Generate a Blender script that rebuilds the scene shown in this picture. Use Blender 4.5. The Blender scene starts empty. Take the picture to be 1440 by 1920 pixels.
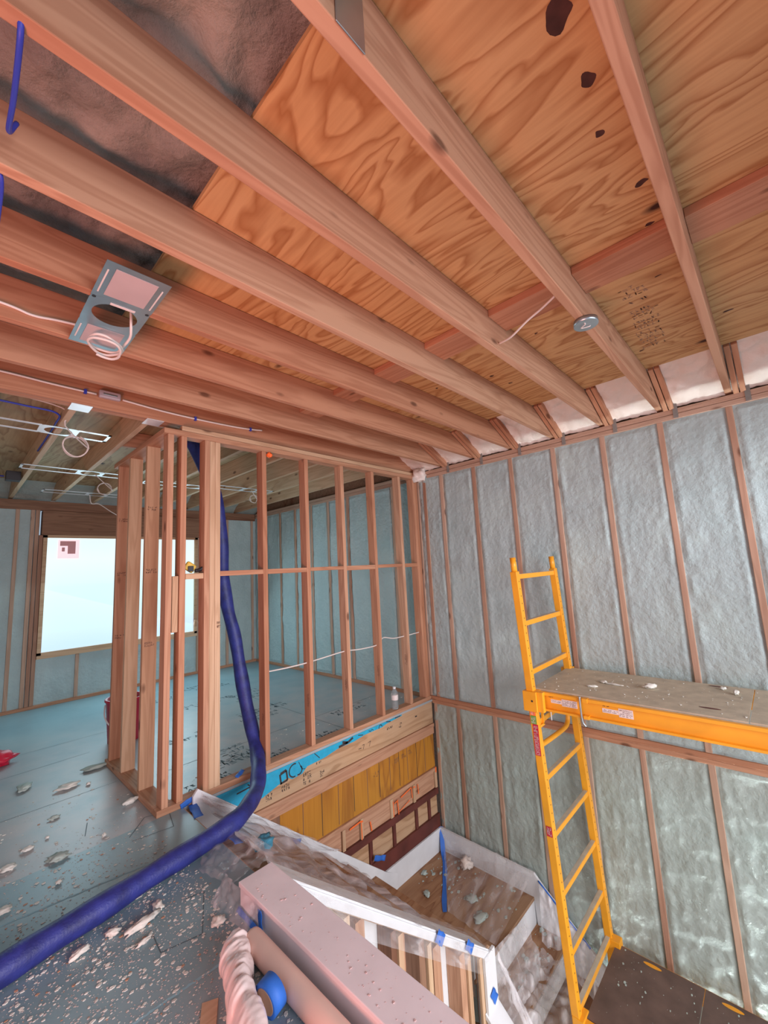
import bpy, bmesh, math, random
from mathutils import Vector, Matrix, noise
random.seed(7)
C = bpy.context.scene.collection
sc = bpy.context.scene
V = Vector
# ---------------------------------------------------------------- camera
YAW, PITCH, ROLL, FPX = 0.8167, 0.1379, -0.0537, 775.2
fw = V((math.sin(YAW)*math.cos(PITCH), math.cos(YAW)*math.cos(PITCH), math.sin(PITCH)))
rr = V((math.cos(YAW), -math.sin(YAW), 0)); uu = rr.cross(fw)
r2 = rr*math.cos(ROLL)+uu*math.sin(ROLL); u2 = -rr*math.sin(ROLL)+uu*math.cos(ROLL)
cam = bpy.data.objects.new('camera', bpy.data.cameras.new('camera')); C.objects.link(cam)
M = Matrix((r2, u2, -fw)).transposed().to_4x4(); M.translation = V((-3.6531, -2.8741, 1.3904)); cam.matrix_world = M
cam.data.sensor_fit = 'HORIZONTAL'; cam.data.sensor_width = 36; cam.data.lens = FPX*36/1440
cam.data.clip_start = .02
sc.camera = cam
# ---------------------------------------------------------------- world, lights, exposure
w = bpy.data.worlds.new('world'); sc.world = w; w.use_nodes = True
bg = w.node_tree.nodes['Background']; bg.inputs[0].default_value = (0.66, 0.82, 1.0, 1); bg.inputs[1].default_value = 0.42
sc.view_settings.view_transform = 'Standard'; sc.view_settings.look = 'None'
sc.view_settings.exposure = 0.48; sc.view_settings.gamma = 1; sc.view_settings.use_curve_mapping = False
def area(name, loc, target, sx, sy, power, col, spread=180):
    l = bpy.data.lights.new(name, 'AREA'); l.shape = 'RECTANGLE'; l.size = sx; l.size_y = sy; l.energy = power; l.color = col
    l.spread = math.radians(spread)
    o = bpy.data.objects.new(name, l); C.objects.link(o); o.location = loc
    o.rotation_euler = (V(target)-V(loc)).to_track_quat('-Z', 'Y').to_euler(); return o
area('assumed_daylight_behind', (-2.3, -6.2, 1.5), (-.9, 0, .5), 3.4, 2.0, 205, (.98, .95, 1.0))  # assumed daylight, an unseen area lamp behind the camera
area('assumed_warm_light', (-4.6, -2.1, .35), (-2.6, -1.3, 2.6), 1.2, .7, 31, (1.0, .33, .24), 150)  # assumed coral lamp out of view, added for the pink glow on the ceiling
area('window_daylight', (-1.9, 3.52, 1.3), (-2.3, 1.5, .2), 1.8, 1.35, 34, (.58, .86, .97))
area('stairwell_fill', (-2.0, -3.4, -1.6), (-.3, -.5, -1.1), 1.2, 1.2, 17, (1, .93, .88))  # unseen fill lamp, added to brighten the lower foam wall
area('assumed_gap_light', (-.03, -2.4, -2.3), (.0, -2.4, 0), 2.0, .05, 11, (.85, 1, 1), 50)  # assumed unseen lamp under the lower deck, added to light the wall gap
# ---------------------------------------------------------------- materials
def new(name):
    m = bpy.data.materials.new(name); m.use_nodes = True
    nt = m.node_tree; return m, nt, nt.nodes['Principled BSDF']
def nd(nt, t, **k):
    n = nt.nodes.new(t)
    for a, b in k.items():
        if a.startswith('i_'):
            key = a[2:]; key = int(key) if key.isdigit() else key.replace('_', ' ')
            n.inputs[key].default_value = b
        else: setattr(n, a, b)
    return n
def ramp(nt, pts, fac=None):
    n = nt.nodes.new('ShaderNodeValToRGB'); e = n.color_ramp.elements
    while len(e) < len(pts): e.new(.5)
    for i, (p, c) in enumerate(pts):
        e[i].position = p; e[i].color = (*c, 1) if len(c) == 3 else c
    if fac is not None: nt.links.new(fac, n.inputs[0])
    return n
def mixc(nt, fac, a, b, mode='MIX'):
    n = nt.nodes.new('ShaderNodeMix'); n.data_type = 'RGBA'; n.blend_type = mode
    for s, v in ((0, fac), (6, a), (7, b)):
        if isinstance(v, (int, float, tuple)): n.inputs[s].default_value = v if not isinstance(v, tuple) or len(v) == 4 else (*v, 1)
        else: nt.links.new(v, n.inputs[s])
    return n.outputs[2]
def plain(name, col, rough=.6, metal=0, spec=.5, bump=0, bscale=40, var=0):
    m, nt, b = new(name); b.inputs['Roughness'].default_value = rough; b.inputs['Metallic'].default_value = metal
    b.inputs['Specular IOR Level'].default_value = spec
    tc = nd(nt, 'ShaderNodeTexCoord'); n = nd(nt, 'ShaderNodeTexNoise', i_Scale=bscale, i_Detail=4.0); nt.links.new(tc.outputs['Object'], n.inputs['Vector'])
    n2 = nd(nt, 'ShaderNodeTexNoise', i_Scale=bscale*.12+1, i_Detail=3.0); nt.links.new(tc.outputs['Object'], n2.inputs['Vector'])
    v = max(var, .06)
    r = ramp(nt, [(.3, tuple(c*(1-v) for c in col)), (.7, tuple(min(1, c*(1+v)) for c in col))], n2.outputs['Fac'])
    nt.links.new(r.outputs[0], b.inputs['Base Color'])
    if bump:
        bp = nd(nt, 'ShaderNodeBump', i_Strength=bump, i_Distance=.004); nt.links.new(n.outputs['Fac'], bp.inputs['Height']); nt.links.new(bp.outputs[0], b.inputs['Normal'])
    return m
def lumber(name, dark, light, knot=(.09, .035, .02), kn=1.0):
    m, nt, b = new(name); L = nt.links.new
    b.inputs['Roughness'].default_value = .7; b.inputs['Specular IOR Level'].default_value = .2
    tc = nd(nt, 'ShaderNodeTexCoord'); oi = nd(nt, 'ShaderNodeObjectInfo')
    add = nd(nt, 'ShaderNodeVectorMath', operation='ADD'); L(tc.outputs['Object'], add.inputs[0])
    ml = nd(nt, 'ShaderNodeMath', operation='MULTIPLY', i_1=37.0); L(oi.outputs['Random'], ml.inputs[0]); L(ml.outputs[0], add.inputs[1])
    mp = nd(nt, 'ShaderNodeMapping'); mp.inputs['Scale'].default_value = (.9, 14, 14); L(add.outputs[0], mp.inputs['Vector'])
    n = nd(nt, 'ShaderNodeTexNoise', i_Scale=.8, i_Detail=2.5, i_Distortion=.5); L(mp.outputs[0], n.inputs['Vector'])
    wv = nd(nt, 'ShaderNodeMath', operation='MULTIPLY', i_1=46.0); L(n.outputs['Fac'], wv.inputs[0])
    sn = nd(nt, 'ShaderNodeMath', operation='SINE'); L(wv.outputs[0], sn.inputs[0])
    mr = nd(nt, 'ShaderNodeMapRange', i_1=-1.0, i_2=1.0); L(sn.outputs[0], mr.inputs[0])
    grain = ramp(nt, [(.0, tuple(d*.45+l*.55 for d, l in zip(dark, light))), (.8, light)], mr.outputs[0])
    n3 = nd(nt, 'ShaderNodeTexNoise', i_Scale=.3, i_Detail=3.0); L(mp.outputs[0], n3.inputs['Vector'])
    pat = ramp(nt, [(.30, (.70, .52, .46)), (.42, (.95, .90, .87)), (.55, (1, 1, 1)), (.75, (1.0, .99, .94))], n3.outputs['Fac'])
    c = mixc(nt, .85, grain.outputs[0], pat.outputs[0], 'MULTIPLY')
    # board to board tint
    rt = ramp(nt, [(0, (.86, .80, .76)), (.5, (1, .97, .95)), (1, (.98, 1, 1))], oi.outputs['Random'])
    c = mixc(nt, .9, c, rt.outputs[0], 'MULTIPLY')
    mp2 = nd(nt, 'ShaderNodeMapping'); mp2.inputs['Scale'].default_value = (3.2, 7.5, 7.5); L(add.outputs[0], mp2.inputs['Vector'])
    vo = nd(nt, 'ShaderNodeTexVoronoi', i_Scale=1.0, i_Randomness=1.0); L(mp2.outputs[0], vo.inputs['Vector'])
    sep = nd(nt, 'ShaderNodeSeparateColor'); L(vo.outputs['Color'], sep.inputs[0])
    gt = nd(nt, 'ShaderNodeMath', operation='GREATER_THAN', i_1=.35); L(sep.outputs[0], gt.inputs[0])
    kr = ramp(nt, [(.07, (1, 1, 1)), (.15, (0, 0, 0))], vo.outputs['Distance'])
    km = nd(nt, 'ShaderNodeMath', operation='MULTIPLY'); L(kr.outputs[0], km.inputs[0]); L(gt.outputs[0], km.inputs[1])
    km2 = nd(nt, 'ShaderNodeMath', operation='MULTIPLY', i_1=.75*kn); L(km.outputs[0], km2.inputs[0])
    c = mixc(nt, km2.outputs[0], c, knot); L(c, b.inputs['Base Color'])
    bp = nd(nt, 'ShaderNodeBump', i_Strength=.1, i_Distance=.001); L(mr.outputs[0], bp.inputs['Height']); L(bp.outputs[0], b.inputs['Normal'])
    return m
def plywood(name, base, band, streak=9.0, knots=True, scl=(1, .22, 1), off=0):
    m, nt, b = new(name); L = nt.links.new
    b.inputs['Roughness'].default_value = .65; b.inputs['Specular IOR Level'].default_value = .25
    tc = nd(nt, 'ShaderNodeTexCoord'); mp = nd(nt, 'ShaderNodeMapping'); mp.inputs['Scale'].default_value = scl; mp.inputs['Location'].default_value = (off, off, 0)
    L(tc.outputs['Object'], mp.inputs['Vector'])
    n = nd(nt, 'ShaderNodeTexNoise', i_Scale=3.1, i_Detail=3.5, i_Roughness=.45, i_Distortion=.9); L(mp.outputs[0], n.inputs['Vector'])
    k = nd(nt, 'ShaderNodeMath', operation='MULTIPLY', i_1=streak); L(n.outputs['Fac'], k.inputs[0])
    fr = nd(nt, 'ShaderNodeMath', operation='FRACT'); L(k.outputs[0], fr.inputs[0])
    r = ramp(nt, [(0, band), (.16, tuple(a*.5+c*.5 for a, c in zip(base, band))), (.45, base), (.86, base), (1, band)], fr.outputs[0])
    fmp = nd(nt, 'ShaderNodeMapping'); fmp.inputs['Scale'].default_value = tuple(s*(70 if s >= 1 else 12) for s in scl); L(tc.outputs['Object'], fmp.inputs['Vector'])
    fn = nd(nt, 'ShaderNodeTexNoise', i_Scale=1.0, i_Detail=4.0); L(fmp.outputs[0], fn.inputs['Vector'])
    fr2 = ramp(nt, [(.3, (.86, .82, .78)), (.65, (1, 1, 1))], fn.outputs['Fac'])
    c = mixc(nt, .8, r.outputs[0], fr2.outputs[0], 'MULTIPLY')
    bn = nd(nt, 'ShaderNodeTexNoise', i_Scale=.9, i_Detail=1.0); L(tc.outputs['Object'], bn.inputs['Vector'])
    br = ramp(nt, [(.35, (1, .86, .74)), (.6, (1, 1, 1))], bn.outputs['Fac']); c = mixc(nt, .8, c, br.outputs[0], 'MULTIPLY')
    if knots:
        kmp = nd(nt, 'ShaderNodeMapping'); kmp.inputs['Scale'].default_value = tuple(s*(5.5 if s >= 1 else 12) for s in scl); kmp.inputs['Location'].default_value = (off, 3+off, 0)
        L(tc.outputs['Object'], kmp.inputs['Vector'])
        vo = nd(nt, 'ShaderNodeTexVoronoi', i_Scale=1.0); L(kmp.outputs[0], vo.inputs['Vector'])
        sep = nd(nt, 'ShaderNodeSeparateColor'); L(vo.outputs['Color'], sep.inputs[0])
        gt = nd(nt, 'ShaderNodeMath', operation='GREATER_THAN', i_1=.78); L(sep.outputs[1], gt.inputs[0])
        kr = ramp(nt, [(.06, (1, 1, 1)), (.16, (0, 0, 0))], vo.outputs['Distance'])
        km = nd(nt, 'ShaderNodeMath', operation='MULTIPLY'); L(kr.outputs[0], km.inputs[0]); L(gt.outputs[0], km.inputs[1])
        c = mixc(nt, km.outputs[0], c, (.05, .018, .012))
    L(c, b.inputs['Base Color'])
    return m
def foam(name, a, b_, c_, scale=30, dist=.006, rough=.5, spec=.4, low=2.2):
    m, nt, b = new(name); L = nt.links.new
    b.inputs['Roughness'].default_value = rough; b.inputs['Specular IOR Level'].default_value = spec
    tc = nd(nt, 'ShaderNodeTexCoord')
    n = nd(nt, 'ShaderNodeTexNoise', i_Scale=low, i_Detail=5.0, i_Roughness=.6); L(tc.outputs['Object'], n.inputs['Vector'])
    r = ramp(nt, [(.32, a), (.5, b_), (.68, c_)], n.outputs['Fac']); L(r.outputs[0], b.inputs['Base Color'])
    v = nd(nt, 'ShaderNodeTexVoronoi', i_Scale=scale, feature='SMOOTH_F1'); L(tc.outputs['Object'], v.inputs['Vector'])
    n2 = nd(nt, 'ShaderNodeTexNoise', i_Scale=scale*2.2, i_Detail=5.0, i_Roughness=.65); L(tc.outputs['Object'], n2.inputs['Vector'])
    ad = nd(nt, 'ShaderNodeMath', operation='ADD'); L(v.outputs['Distance'], ad.inputs[0]); L(n2.outputs['Fac'], ad.inputs[1])
    bp = nd(nt, 'ShaderNodeBump', i_Strength=.75, i_Distance=dist); L(ad.outputs[0], bp.inputs['Height']); L(bp.outputs[0], b.inputs['Normal'])
    return m
MAT = {}
MAT['fir'] = lumber('fir_lumber', (.37, .175, .10), (.58, .345, .225))
MAT['fir_red'] = lumber('red_fir_lumber', (.36, .155, .088), (.54, .29, .18))
MAT['fir_pale'] = lumber('pale_fir_lumber', (.47, .30, .18), (.66, .475, .315))
MAT['fir_dark'] = lumber('weathered_lumber', (.16, .08, .05), (.30, .17, .11))
MAT['fir_wall'] = lumber('wall_stud_lumber', (.38, .24, .17), (.54, .37, .28))
MAT['maroon'] = plain('dark_red_stained_board', (.12, .03, .022), .6, var=.3)
MAT['ply'] = plywood('ceiling_plywood', (.62, .40, .195), (.42, .21, .085), 13)
MAT['ply_far'] = plywood('far_ceiling_plywood', (.48, .37, .22), (.33, .22, .12), 9, off=4.3)
MAT['ply_landing'] = plywood('landing_plywood', (.40, .25, .15), (.28, .15, .085), 7, scl=(.22, 1, 1), off=2)
MAT['ply_orange'] = plywood('orange_plywood', (.52, .24, .035), (.36, .15, .03), 5, knots=False, scl=(1, 1, .22))
MAT['ply_tan'] = plywood('tan_board', (.56, .38, .24), (.42, .26, .15), 6, knots=False, scl=(.2, 1, 1))
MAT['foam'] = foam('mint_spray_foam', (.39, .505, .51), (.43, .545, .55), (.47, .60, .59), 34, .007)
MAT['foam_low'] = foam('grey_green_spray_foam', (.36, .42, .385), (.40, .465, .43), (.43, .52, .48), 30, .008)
MAT['foam_white'] = foam('cream_spray_foam', (.78, .66, .58), (.84, .75, .68), (.88, .82, .76), 24, .006)
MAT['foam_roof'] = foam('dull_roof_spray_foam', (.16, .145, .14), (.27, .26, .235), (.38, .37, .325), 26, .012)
MAT['chip'] = plain('foam_chip', (.72, .72, .66), .8, bump=.5, bscale=60, var=.15)
MAT['chip_green'] = plain('green_foam_chip', (.42, .50, .46), .8, bump=.5, bscale=60, var=.15)
MAT['yellow'] = plain('yellow_scaffold_paint', (.86, .37, .02), .38, var=.08)
MAT['white'] = plain('white_drywall', (.76, .78, .80), .6)
MAT['pinklit_board'] = plain('curb_drywall', (.84, .74, .76), .6, var=.05)  # pink light on the curb is put into its drywall colour
MAT['paper'] = plain('rosin_paper', (.74, .50, .42), .6, var=.05)
MAT['tape'] = plain('blue_painters_tape', (.03, .16, .62), .6, bump=.3, var=.1)
MAT['hose'] = plain('blue_hose_sleeve', (.022, .032, .20), .5, bump=.4, bscale=120, var=.35)
MAT['galv'] = plain('galvanised_steel', (.42, .50, .54), .32, .85, var=.12)
MAT['galv_sheen'] = plain('steel_painted_sheen', (.88, .92, .95), .35, .25)  # pale base paints in the window reflection on the brackets
MAT['cable'] = plain('white_cable', (.75, .68, .64), .5)
MAT['bluecable'] = plain('blue_cable', (.03, .05, .42), .5)
MAT['black'] = plain('black_plastic', (.02, .02, .025), .5)
MAT['ink'] = plain('black_ink', (.045, .035, .035), .8)
MAT['stamp'] = plain('faded_grade_stamp', (.20, .11, .08), .8)
MAT['orange'] = plain('orange_marking_paint', (1.0, .17, .03), .6)
MAT['wrap'] = plain('blue_wrap', (.02, .38, .60), .5, bump=.3, bscale=200, var=.1)
MAT['wrap_dull'] = plain('dull_blue_wrap', (.06, .26, .38), .5, bump=.5)
MAT['label'] = plain('label_paper', (.80, .72, .70), .5)
MAT['red'] = plain('red_plastic', (.55, .015, .05), .4, var=.1)
MAT['green'] = plain('green_sticker', (.16, .34, .06), .5)
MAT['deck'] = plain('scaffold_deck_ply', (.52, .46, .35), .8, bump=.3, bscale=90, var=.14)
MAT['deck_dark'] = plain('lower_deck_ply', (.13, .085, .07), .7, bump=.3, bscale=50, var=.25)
MAT['yellowplastic'] = plain('yellow_plastic', (.75, .5, .08), .5)
MAT['pinkfilm'] = plain('pink_film', (.84, .70, .68), .28, bump=.5, bscale=26, var=.08)
MAT['core'] = plain('cardboard', (.42, .25, .16), .8)
MAT['chalk'] = plain('light_blue_chalk', (.30, .52, .60), .9)
# floor
m, nt, b = new('blue_green_subfloor'); L = nt.links.new; MAT['floor'] = m
b.inputs['Roughness'].default_value = .38; b.inputs['Specular IOR Level'].default_value = .5
tc = nd(nt, 'ShaderNodeTexCoord')
n = nd(nt, 'ShaderNodeTexNoise', i_Scale=1.3, i_Detail=6.0, i_Roughness=.62); L(tc.outputs['Object'], n.inputs['Vector'])
r = ramp(nt, [(.3, (.19, .31, .36)), (.5, (.24, .37, .415)), (.7, (.30, .42, .45))], n.outputs['Fac'])
sx = nd(nt, 'ShaderNodeSeparateXYZ'); L(tc.outputs['Object'], sx.inputs[0])
dm = nd(nt, 'ShaderNodeMapRange', i_1=.9, i_2=-1.1); L(sx.outputs[1], dm.inputs[0])
nn = nd(nt, 'ShaderNodeTexNoise', i_Scale=5.0, i_Detail=6.0); L(tc.outputs['Object'], nn.inputs['Vector'])
dd = nd(nt, 'ShaderNodeMath', operation='MULTIPLY'); L(dm.outputs[0], dd.inputs[0])
nr = ramp(nt, [(.3, (.35, .35, .35)), (.65, (1, 1, 1))], nn.outputs['Fac']); L(nr.outputs[0], dd.inputs[1])
c = mixc(nt, dd.outputs[0], r.outputs[0], (.47, .44, .435))
sp = nd(nt, 'ShaderNodeTexVoronoi', i_Scale=210.0); L(tc.outputs['Object'], sp.inputs['Vector'])
ss = nd(nt, 'ShaderNodeSeparateColor'); L(sp.outputs['Color'], ss.inputs[0])
th = nd(nt, 'ShaderNodeMapRange', i_1=0.0, i_2=1.0, i_3=.992, i_4=.74); L(dm.outputs[0], th.inputs[0])
g = nd(nt, 'ShaderNodeMath', operation='GREATER_THAN'); L(ss.outputs[0], g.inputs[0]); L(th.outputs[0], g.inputs[1])
kd = nd(nt, 'ShaderNodeMath', operation='LESS_THAN', i_1=.34); L(sp.outputs['Distance'], kd.inputs[0])
g2 = nd(nt, 'ShaderNodeMath', operation='MULTIPLY'); L(g.outputs[0], g2.inputs[0]); L(kd.outputs[0], g2.inputs[1])
g3 = nd(nt, 'ShaderNodeMath', operation='MULTIPLY', i_1=.75); L(g2.outputs[0], g3.inputs[0])
c = mixc(nt, g3.outputs[0], c, (.50, .44, .42)); L(c, b.inputs['Base Color'])
bp = nd(nt, 'ShaderNodeBump', i_Strength=.3, i_Distance=.004); L(nn.outputs['Fac'], bp.inputs['Height']); L(bp.outputs[0], b.inputs['Normal'])
# plastic film
def film(name, op, col=(.82, .80, .82)):
    m, nt, b = new(name); L = nt.links.new
    out = nt.nodes['Material Output']; tr = nd(nt, 'ShaderNodeBsdfTransparent'); mx = nd(nt, 'ShaderNodeMixShader')
    tc = nd(nt, 'ShaderNodeTexCoord'); mp = nd(nt, 'ShaderNodeMapping'); mp.inputs['Scale'].default_value = (1, 3, 1); L(tc.outputs['Object'], mp.inputs['Vector'])
    n = nd(nt, 'ShaderNodeTexNoise', i_Scale=3.0, i_Detail=4.0, i_Distortion=1.2); L(mp.outputs[0], n.inputs['Vector'])
    r = ramp(nt, [(.36, (op*.45,)*3), (.55, (op,)*3), (.66, (min(1, op*2.1),)*3)], n.outputs['Fac'])
    L(r.outputs[0], mx.inputs[0]); L(tr.outputs[0], mx.inputs[1]); L(b.outputs[0], mx.inputs[2]); L(mx.outputs[0], out.inputs[0])
    b.inputs['Base Color'].default_value = (*col, 1); b.inputs['Roughness'].default_value = .22
    bp = nd(nt, 'ShaderNodeBump', i_Strength=.25, i_Distance=.01); L(n.outputs['Fac'], bp.inputs['Height']); L(bp.outputs[0], b.inputs['Normal'])
    return m
MAT['film'] = film('clear_plastic_film', .22); MAT['film_heavy'] = film('heavy_milky_plastic', .62, (.66, .60, .62)); MAT['film_thick'] = film('milky_plastic_film', .38)
# window film: daylight glowing through
m, nt, b = new('window_daylight_film'); L = nt.links.new; MAT['pane'] = m
tc = nd(nt, 'ShaderNodeTexCoord'); s = nd(nt, 'ShaderNodeSeparateXYZ'); L(tc.outputs['Object'], s.inputs[0])
mr = nd(nt, 'ShaderNodeMapRange', i_1=-.7, i_2=.7); L(s.outputs[2], mr.inputs[0])
r = ramp(nt, [(0, (.50, .72, .95)), (.16, (.60, .80, 1.0)), (.24, (.62, .93, .98)), (.55, (.66, .97, 1.0)), (.585, (.70, .93, .99)), (.8, (.80, .98, 1.0)), (1, (.72, .86, .90))], mr.outputs[0])
L(r.outputs[0], b.inputs['Emission Color']); b.inputs['Emission Strength'].default_value = .70; b.inputs['Base Color'].default_value = (.3, .35, .38, 1)
# clear bottle
m, nt, b = new('clear_bottle_plastic'); MAT['bottle'] = m
b.inputs['Base Color'].default_value = (.92, .96, .98, 1); b.inputs['Roughness'].default_value = .08; b.inputs['Transmission Weight'].default_value = .9; b.inputs['IOR'].default_value = 1.2
# ---------------------------------------------------------------- builders
def link(name, me, mat, parent=None):
    """mesh in world coordinates -> object with its origin at the mesh centre"""
    if len(me.vertices):
        xs = [v.co for v in me.vertices]
        lo = V((min(c.x for c in xs), min(c.y for c in xs), min(c.z for c in xs))); hi = V((max(c.x for c in xs), max(c.y for c in xs), max(c.z for c in xs)))
        ctr = (lo+hi)/2
    else: ctr = V()
    me.transform(Matrix.Translation(-ctr))
    o = bpy.data.objects.new(name, me); C.objects.link(o); me.materials.append(MAT[mat] if isinstance(mat, str) else mat)
    o.location = ctr
    if parent: setp(o, parent)
    return o
def wloc(o):
    l = o.location.copy(); p = o.parent
    while p: l = l+p.location if True else l; p = p.parent
    return l
def setp(o, parent):
    o.parent = parent; o.matrix_parent_inverse = parent_world(parent).inverted()
def parent_world(p):
    m = p.matrix_basis.copy()
    if p.parent: m = parent_world(p.parent) @ p.matrix_parent_inverse @ m
    return m
def obj(name, bm, mat, parent=None, smooth=False):
    me = bpy.data.meshes.new(name); bmesh.ops.recalc_face_normals(bm, faces=bm.faces[:]); bm.to_mesh(me); bm.free()
    if smooth:
        for p in me.polygons: p.use_smooth = True
    return link(name, me, mat, parent)
def tag(o, label, cat, group=None, kind=None):
    if label: o['label'] = label
    if cat: o['category'] = cat
    if group: o['group'] = group
    if kind: o['kind'] = kind
    return o
def thing(name, loc, label, cat, group=None):
    o = bpy.data.objects.new(name, None); C.objects.link(o); o.location = loc; o.empty_display_size = .1
    return tag(o, label, cat, group)
def struct(o): o['kind'] = 'structure'; return o
def bx(bm, x0, x1, y0, y1, z0, z1, bev=0):
    r = bmesh.ops.create_cube(bm, size=1, matrix=Matrix.Translation(((x0+x1)/2, (y0+y1)/2, (z0+z1)/2)) @ Matrix.Diagonal((abs(x1-x0), abs(y1-y0), abs(z1-z0), 1)))
    if bev:
        es = list({e for v in r['verts'] for e in v.link_edges}); bmesh.ops.bevel(bm, geom=es, offset=bev, segments=2, affect='EDGES', profile=.5)
def box(name, x0, x1, y0, y1, z0, z1, mat, parent=None, bev=0):
    bm = bmesh.new(); bx(bm, x0, x1, y0, y1, z0, z1, bev); return obj(name, bm, mat, parent)
def board(name, a, b, wdt, thk, mat, parent=None, up=(0, 0, 1), bev=.003):
    """board from a to b (centre line); wdt is measured along 'up', thk across; local X is the grain"""
    a, b = V(a), V(b); X = (b-a); Ln = X.length; X.normalize(); Z = V(up); Z = (Z-X*Z.dot(X)).normalized(); Y = Z.cross(X)
    bm = bmesh.new(); bx(bm, -Ln/2, Ln/2, -thk/2, thk/2, -wdt/2, wdt/2, bev)
    me = bpy.data.meshes.new(name); bm.to_mesh(me); bm.free(); me.materials.append(MAT[mat])
    o = bpy.data.objects.new(name, me); C.objects.link(o)
    m = Matrix((X, Y, Z)).transposed().to_4x4(); m.translation = (a+b)/2; o.matrix_basis = m
    if parent: o.parent = parent; o.matrix_parent_inverse = parent_world(parent).inverted()
    return o
def xb(name, x0, x1, y0, y1, z0, z1, mat, parent=None, bev=.003):
    """axis-aligned lumber, grain along its longest side"""
    d = [x1-x0, y1-y0, z1-z0]; c = V(((x0+x1)/2, (y0+y1)/2, (z0+z1)/2)); i = d.index(max(d))
    e = V((0, 0, 0)); e[i] = d[i]/2
    if i == 0: return board(name, c-e, c+e, d[2], d[1], mat, parent, (0, 0, 1), bev)
    if i == 1: return board(name, c-e, c+e, d[2], d[0], mat, parent, (0, 0, 1), bev)
    return board(name, c-e, c+e, d[0], d[1], mat, parent, (1, 0, 0), bev)
def catmull(pts, n=8):
    P = [V(p) for p in pts]; P = [P[0]*2-P[1]]+P+[P[-1]*2-P[-2]]; out = []
    for i in range(1, len(P)-2):
        for k in range(n):
            t = k/n; p0, p1, p2, p3 = P[i-1:i+3]
            out.append(.5*((2*p1)+(p2-p0)*t+(2*p0-5*p1+4*p2-p3)*t*t+(3*p1-p0-3*p2+p3)*t**3))
    out.append(P[-2]); return out
def tube_bm(bm, pts, r, seg=10, sm=True, n=8, rf=None):
    P = catmull(pts, n) if sm and len(pts) > 2 else [V(p) for p in pts]
    rings = []; up = V((0, 0, 1)); N = None
    for i, p in enumerate(P):
        T = (P[min(i+1, len(P)-1)]-P[max(i-1, 0)]).normalized()
        if N is None: N = T.cross(up if abs(T.z) < .9 else V((1, 0, 0))).normalized()
        else: N = (N-T*N.dot(T)).normalized()
        B = T.cross(N); R = r if rf is None else r*rf(i/(len(P)-1))
        rings.append([bm.verts.new(p+(N*math.cos(a)+B*math.sin(a))*R) for a in [2*math.pi*k/seg for k in range(seg)]])
    for a, b_ in zip(rings, rings[1:]):
        for k in range(seg): bm.faces.new((a[k], a[(k+1) % seg], b_[(k+1) % seg], b_[k]))
    bm.faces.new(rings[0]); bm.faces.new(rings[-1])
def tube(name, pts, r, mat, parent=None, seg=10, sm=True, n=8, rf=None):
    bm = bmesh.new(); tube_bm(bm, pts, r, seg, sm, n, rf); return obj(name, bm, mat, parent, True)
def lathe(name, prof, base, mat, parent=None, seg=24, axis=(0, 0, 1)):
    bm = bmesh.new(); q = V((0, 0, 1)).rotation_difference(V(axis).normalized()); rings = []
    for (r, z) in prof: rings.append([bm.verts.new(V(base)+q @ V((r*math.cos(2*math.pi*k/seg), r*math.sin(2*math.pi*k/seg), z))) for k in range(seg)])
    for a, b_ in zip(rings, rings[1:]):
        for k in range(seg): bm.faces.new((a[k], a[(k+1) % seg], b_[(k+1) % seg], b_[k]))
    bm.faces.new(rings[0]); bm.faces.new(rings[-1]); return obj(name, bm, mat, parent, True)
def grid(nu, nv, f):
    bm = bmesh.new(); G = [[bm.verts.new(f(i/nu, j/nv)) for j in range(nv+1)] for i in range(nu+1)]
    for i in range(nu):
        for j in range(nv): bm.faces.new((G[i][j], G[i+1][j], G[i+1][j+1], G[i][j+1]))
    return bm
def prism(name, poly, ax, d0, d1, mat, parent=None):
    """polygon in the two axes other than ax, extruded along ax from d0 to d1"""
    bm = bmesh.new()
    def p(a, b_, d): return {'x': V((d, a, b_)), 'y': V((a, d, b_)), 'z': V((a, b_, d))}[ax]
    A = [bm.verts.new(p(a, b_, d0)) for a, b_ in poly]; B = [bm.verts.new(p(a, b_, d1)) for a, b_ in poly]
    bm.faces.new(A); bm.faces.new(B)
    for k in range(len(poly)): bm.faces.new((A[k], A[(k+1) % len(poly)], B[(k+1) % len(poly)], B[k]))
    return obj(name, bm, mat, parent)
def fbm(p, o=4): return noise.fractal(V(p), 1.0, 2.0, o)
def chunk_bm(bm, c, sx, sy, sz, seed, rz=0, rough=.35):
    r = bmesh.ops.create_icosphere(bm, subdivisions=3, radius=1); m = Matrix.Rotation(rz, 3, 'Z')
    for v in r['verts']:
        d = 1+rough*noise.noise(v.co*1.7+V((seed*3.1, seed, 0)))*1.8+rough*1.1*noise.noise(v.co*4.5+V((seed, 0, seed*2)))
        v.co = m @ V((v.co.x*sx*d, v.co.y*sy*d, max(-.8, v.co.z)*sz*d)); v.co = v.co+V(c)
def chunk(name, c, s, mat, seed, label, rz=0, group=None, cat='foam scrap'):
    bm = bmesh.new(); chunk_bm(bm, (0, 0, 0), *s, seed, rz, .34)
    lo = min(v.co.z for v in bm.verts)
    for v in bm.verts: v.co += V((c[0], c[1], c[2]-lo))
    return tag(obj(name, bm, mat, None, True), label, cat, group)
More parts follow.
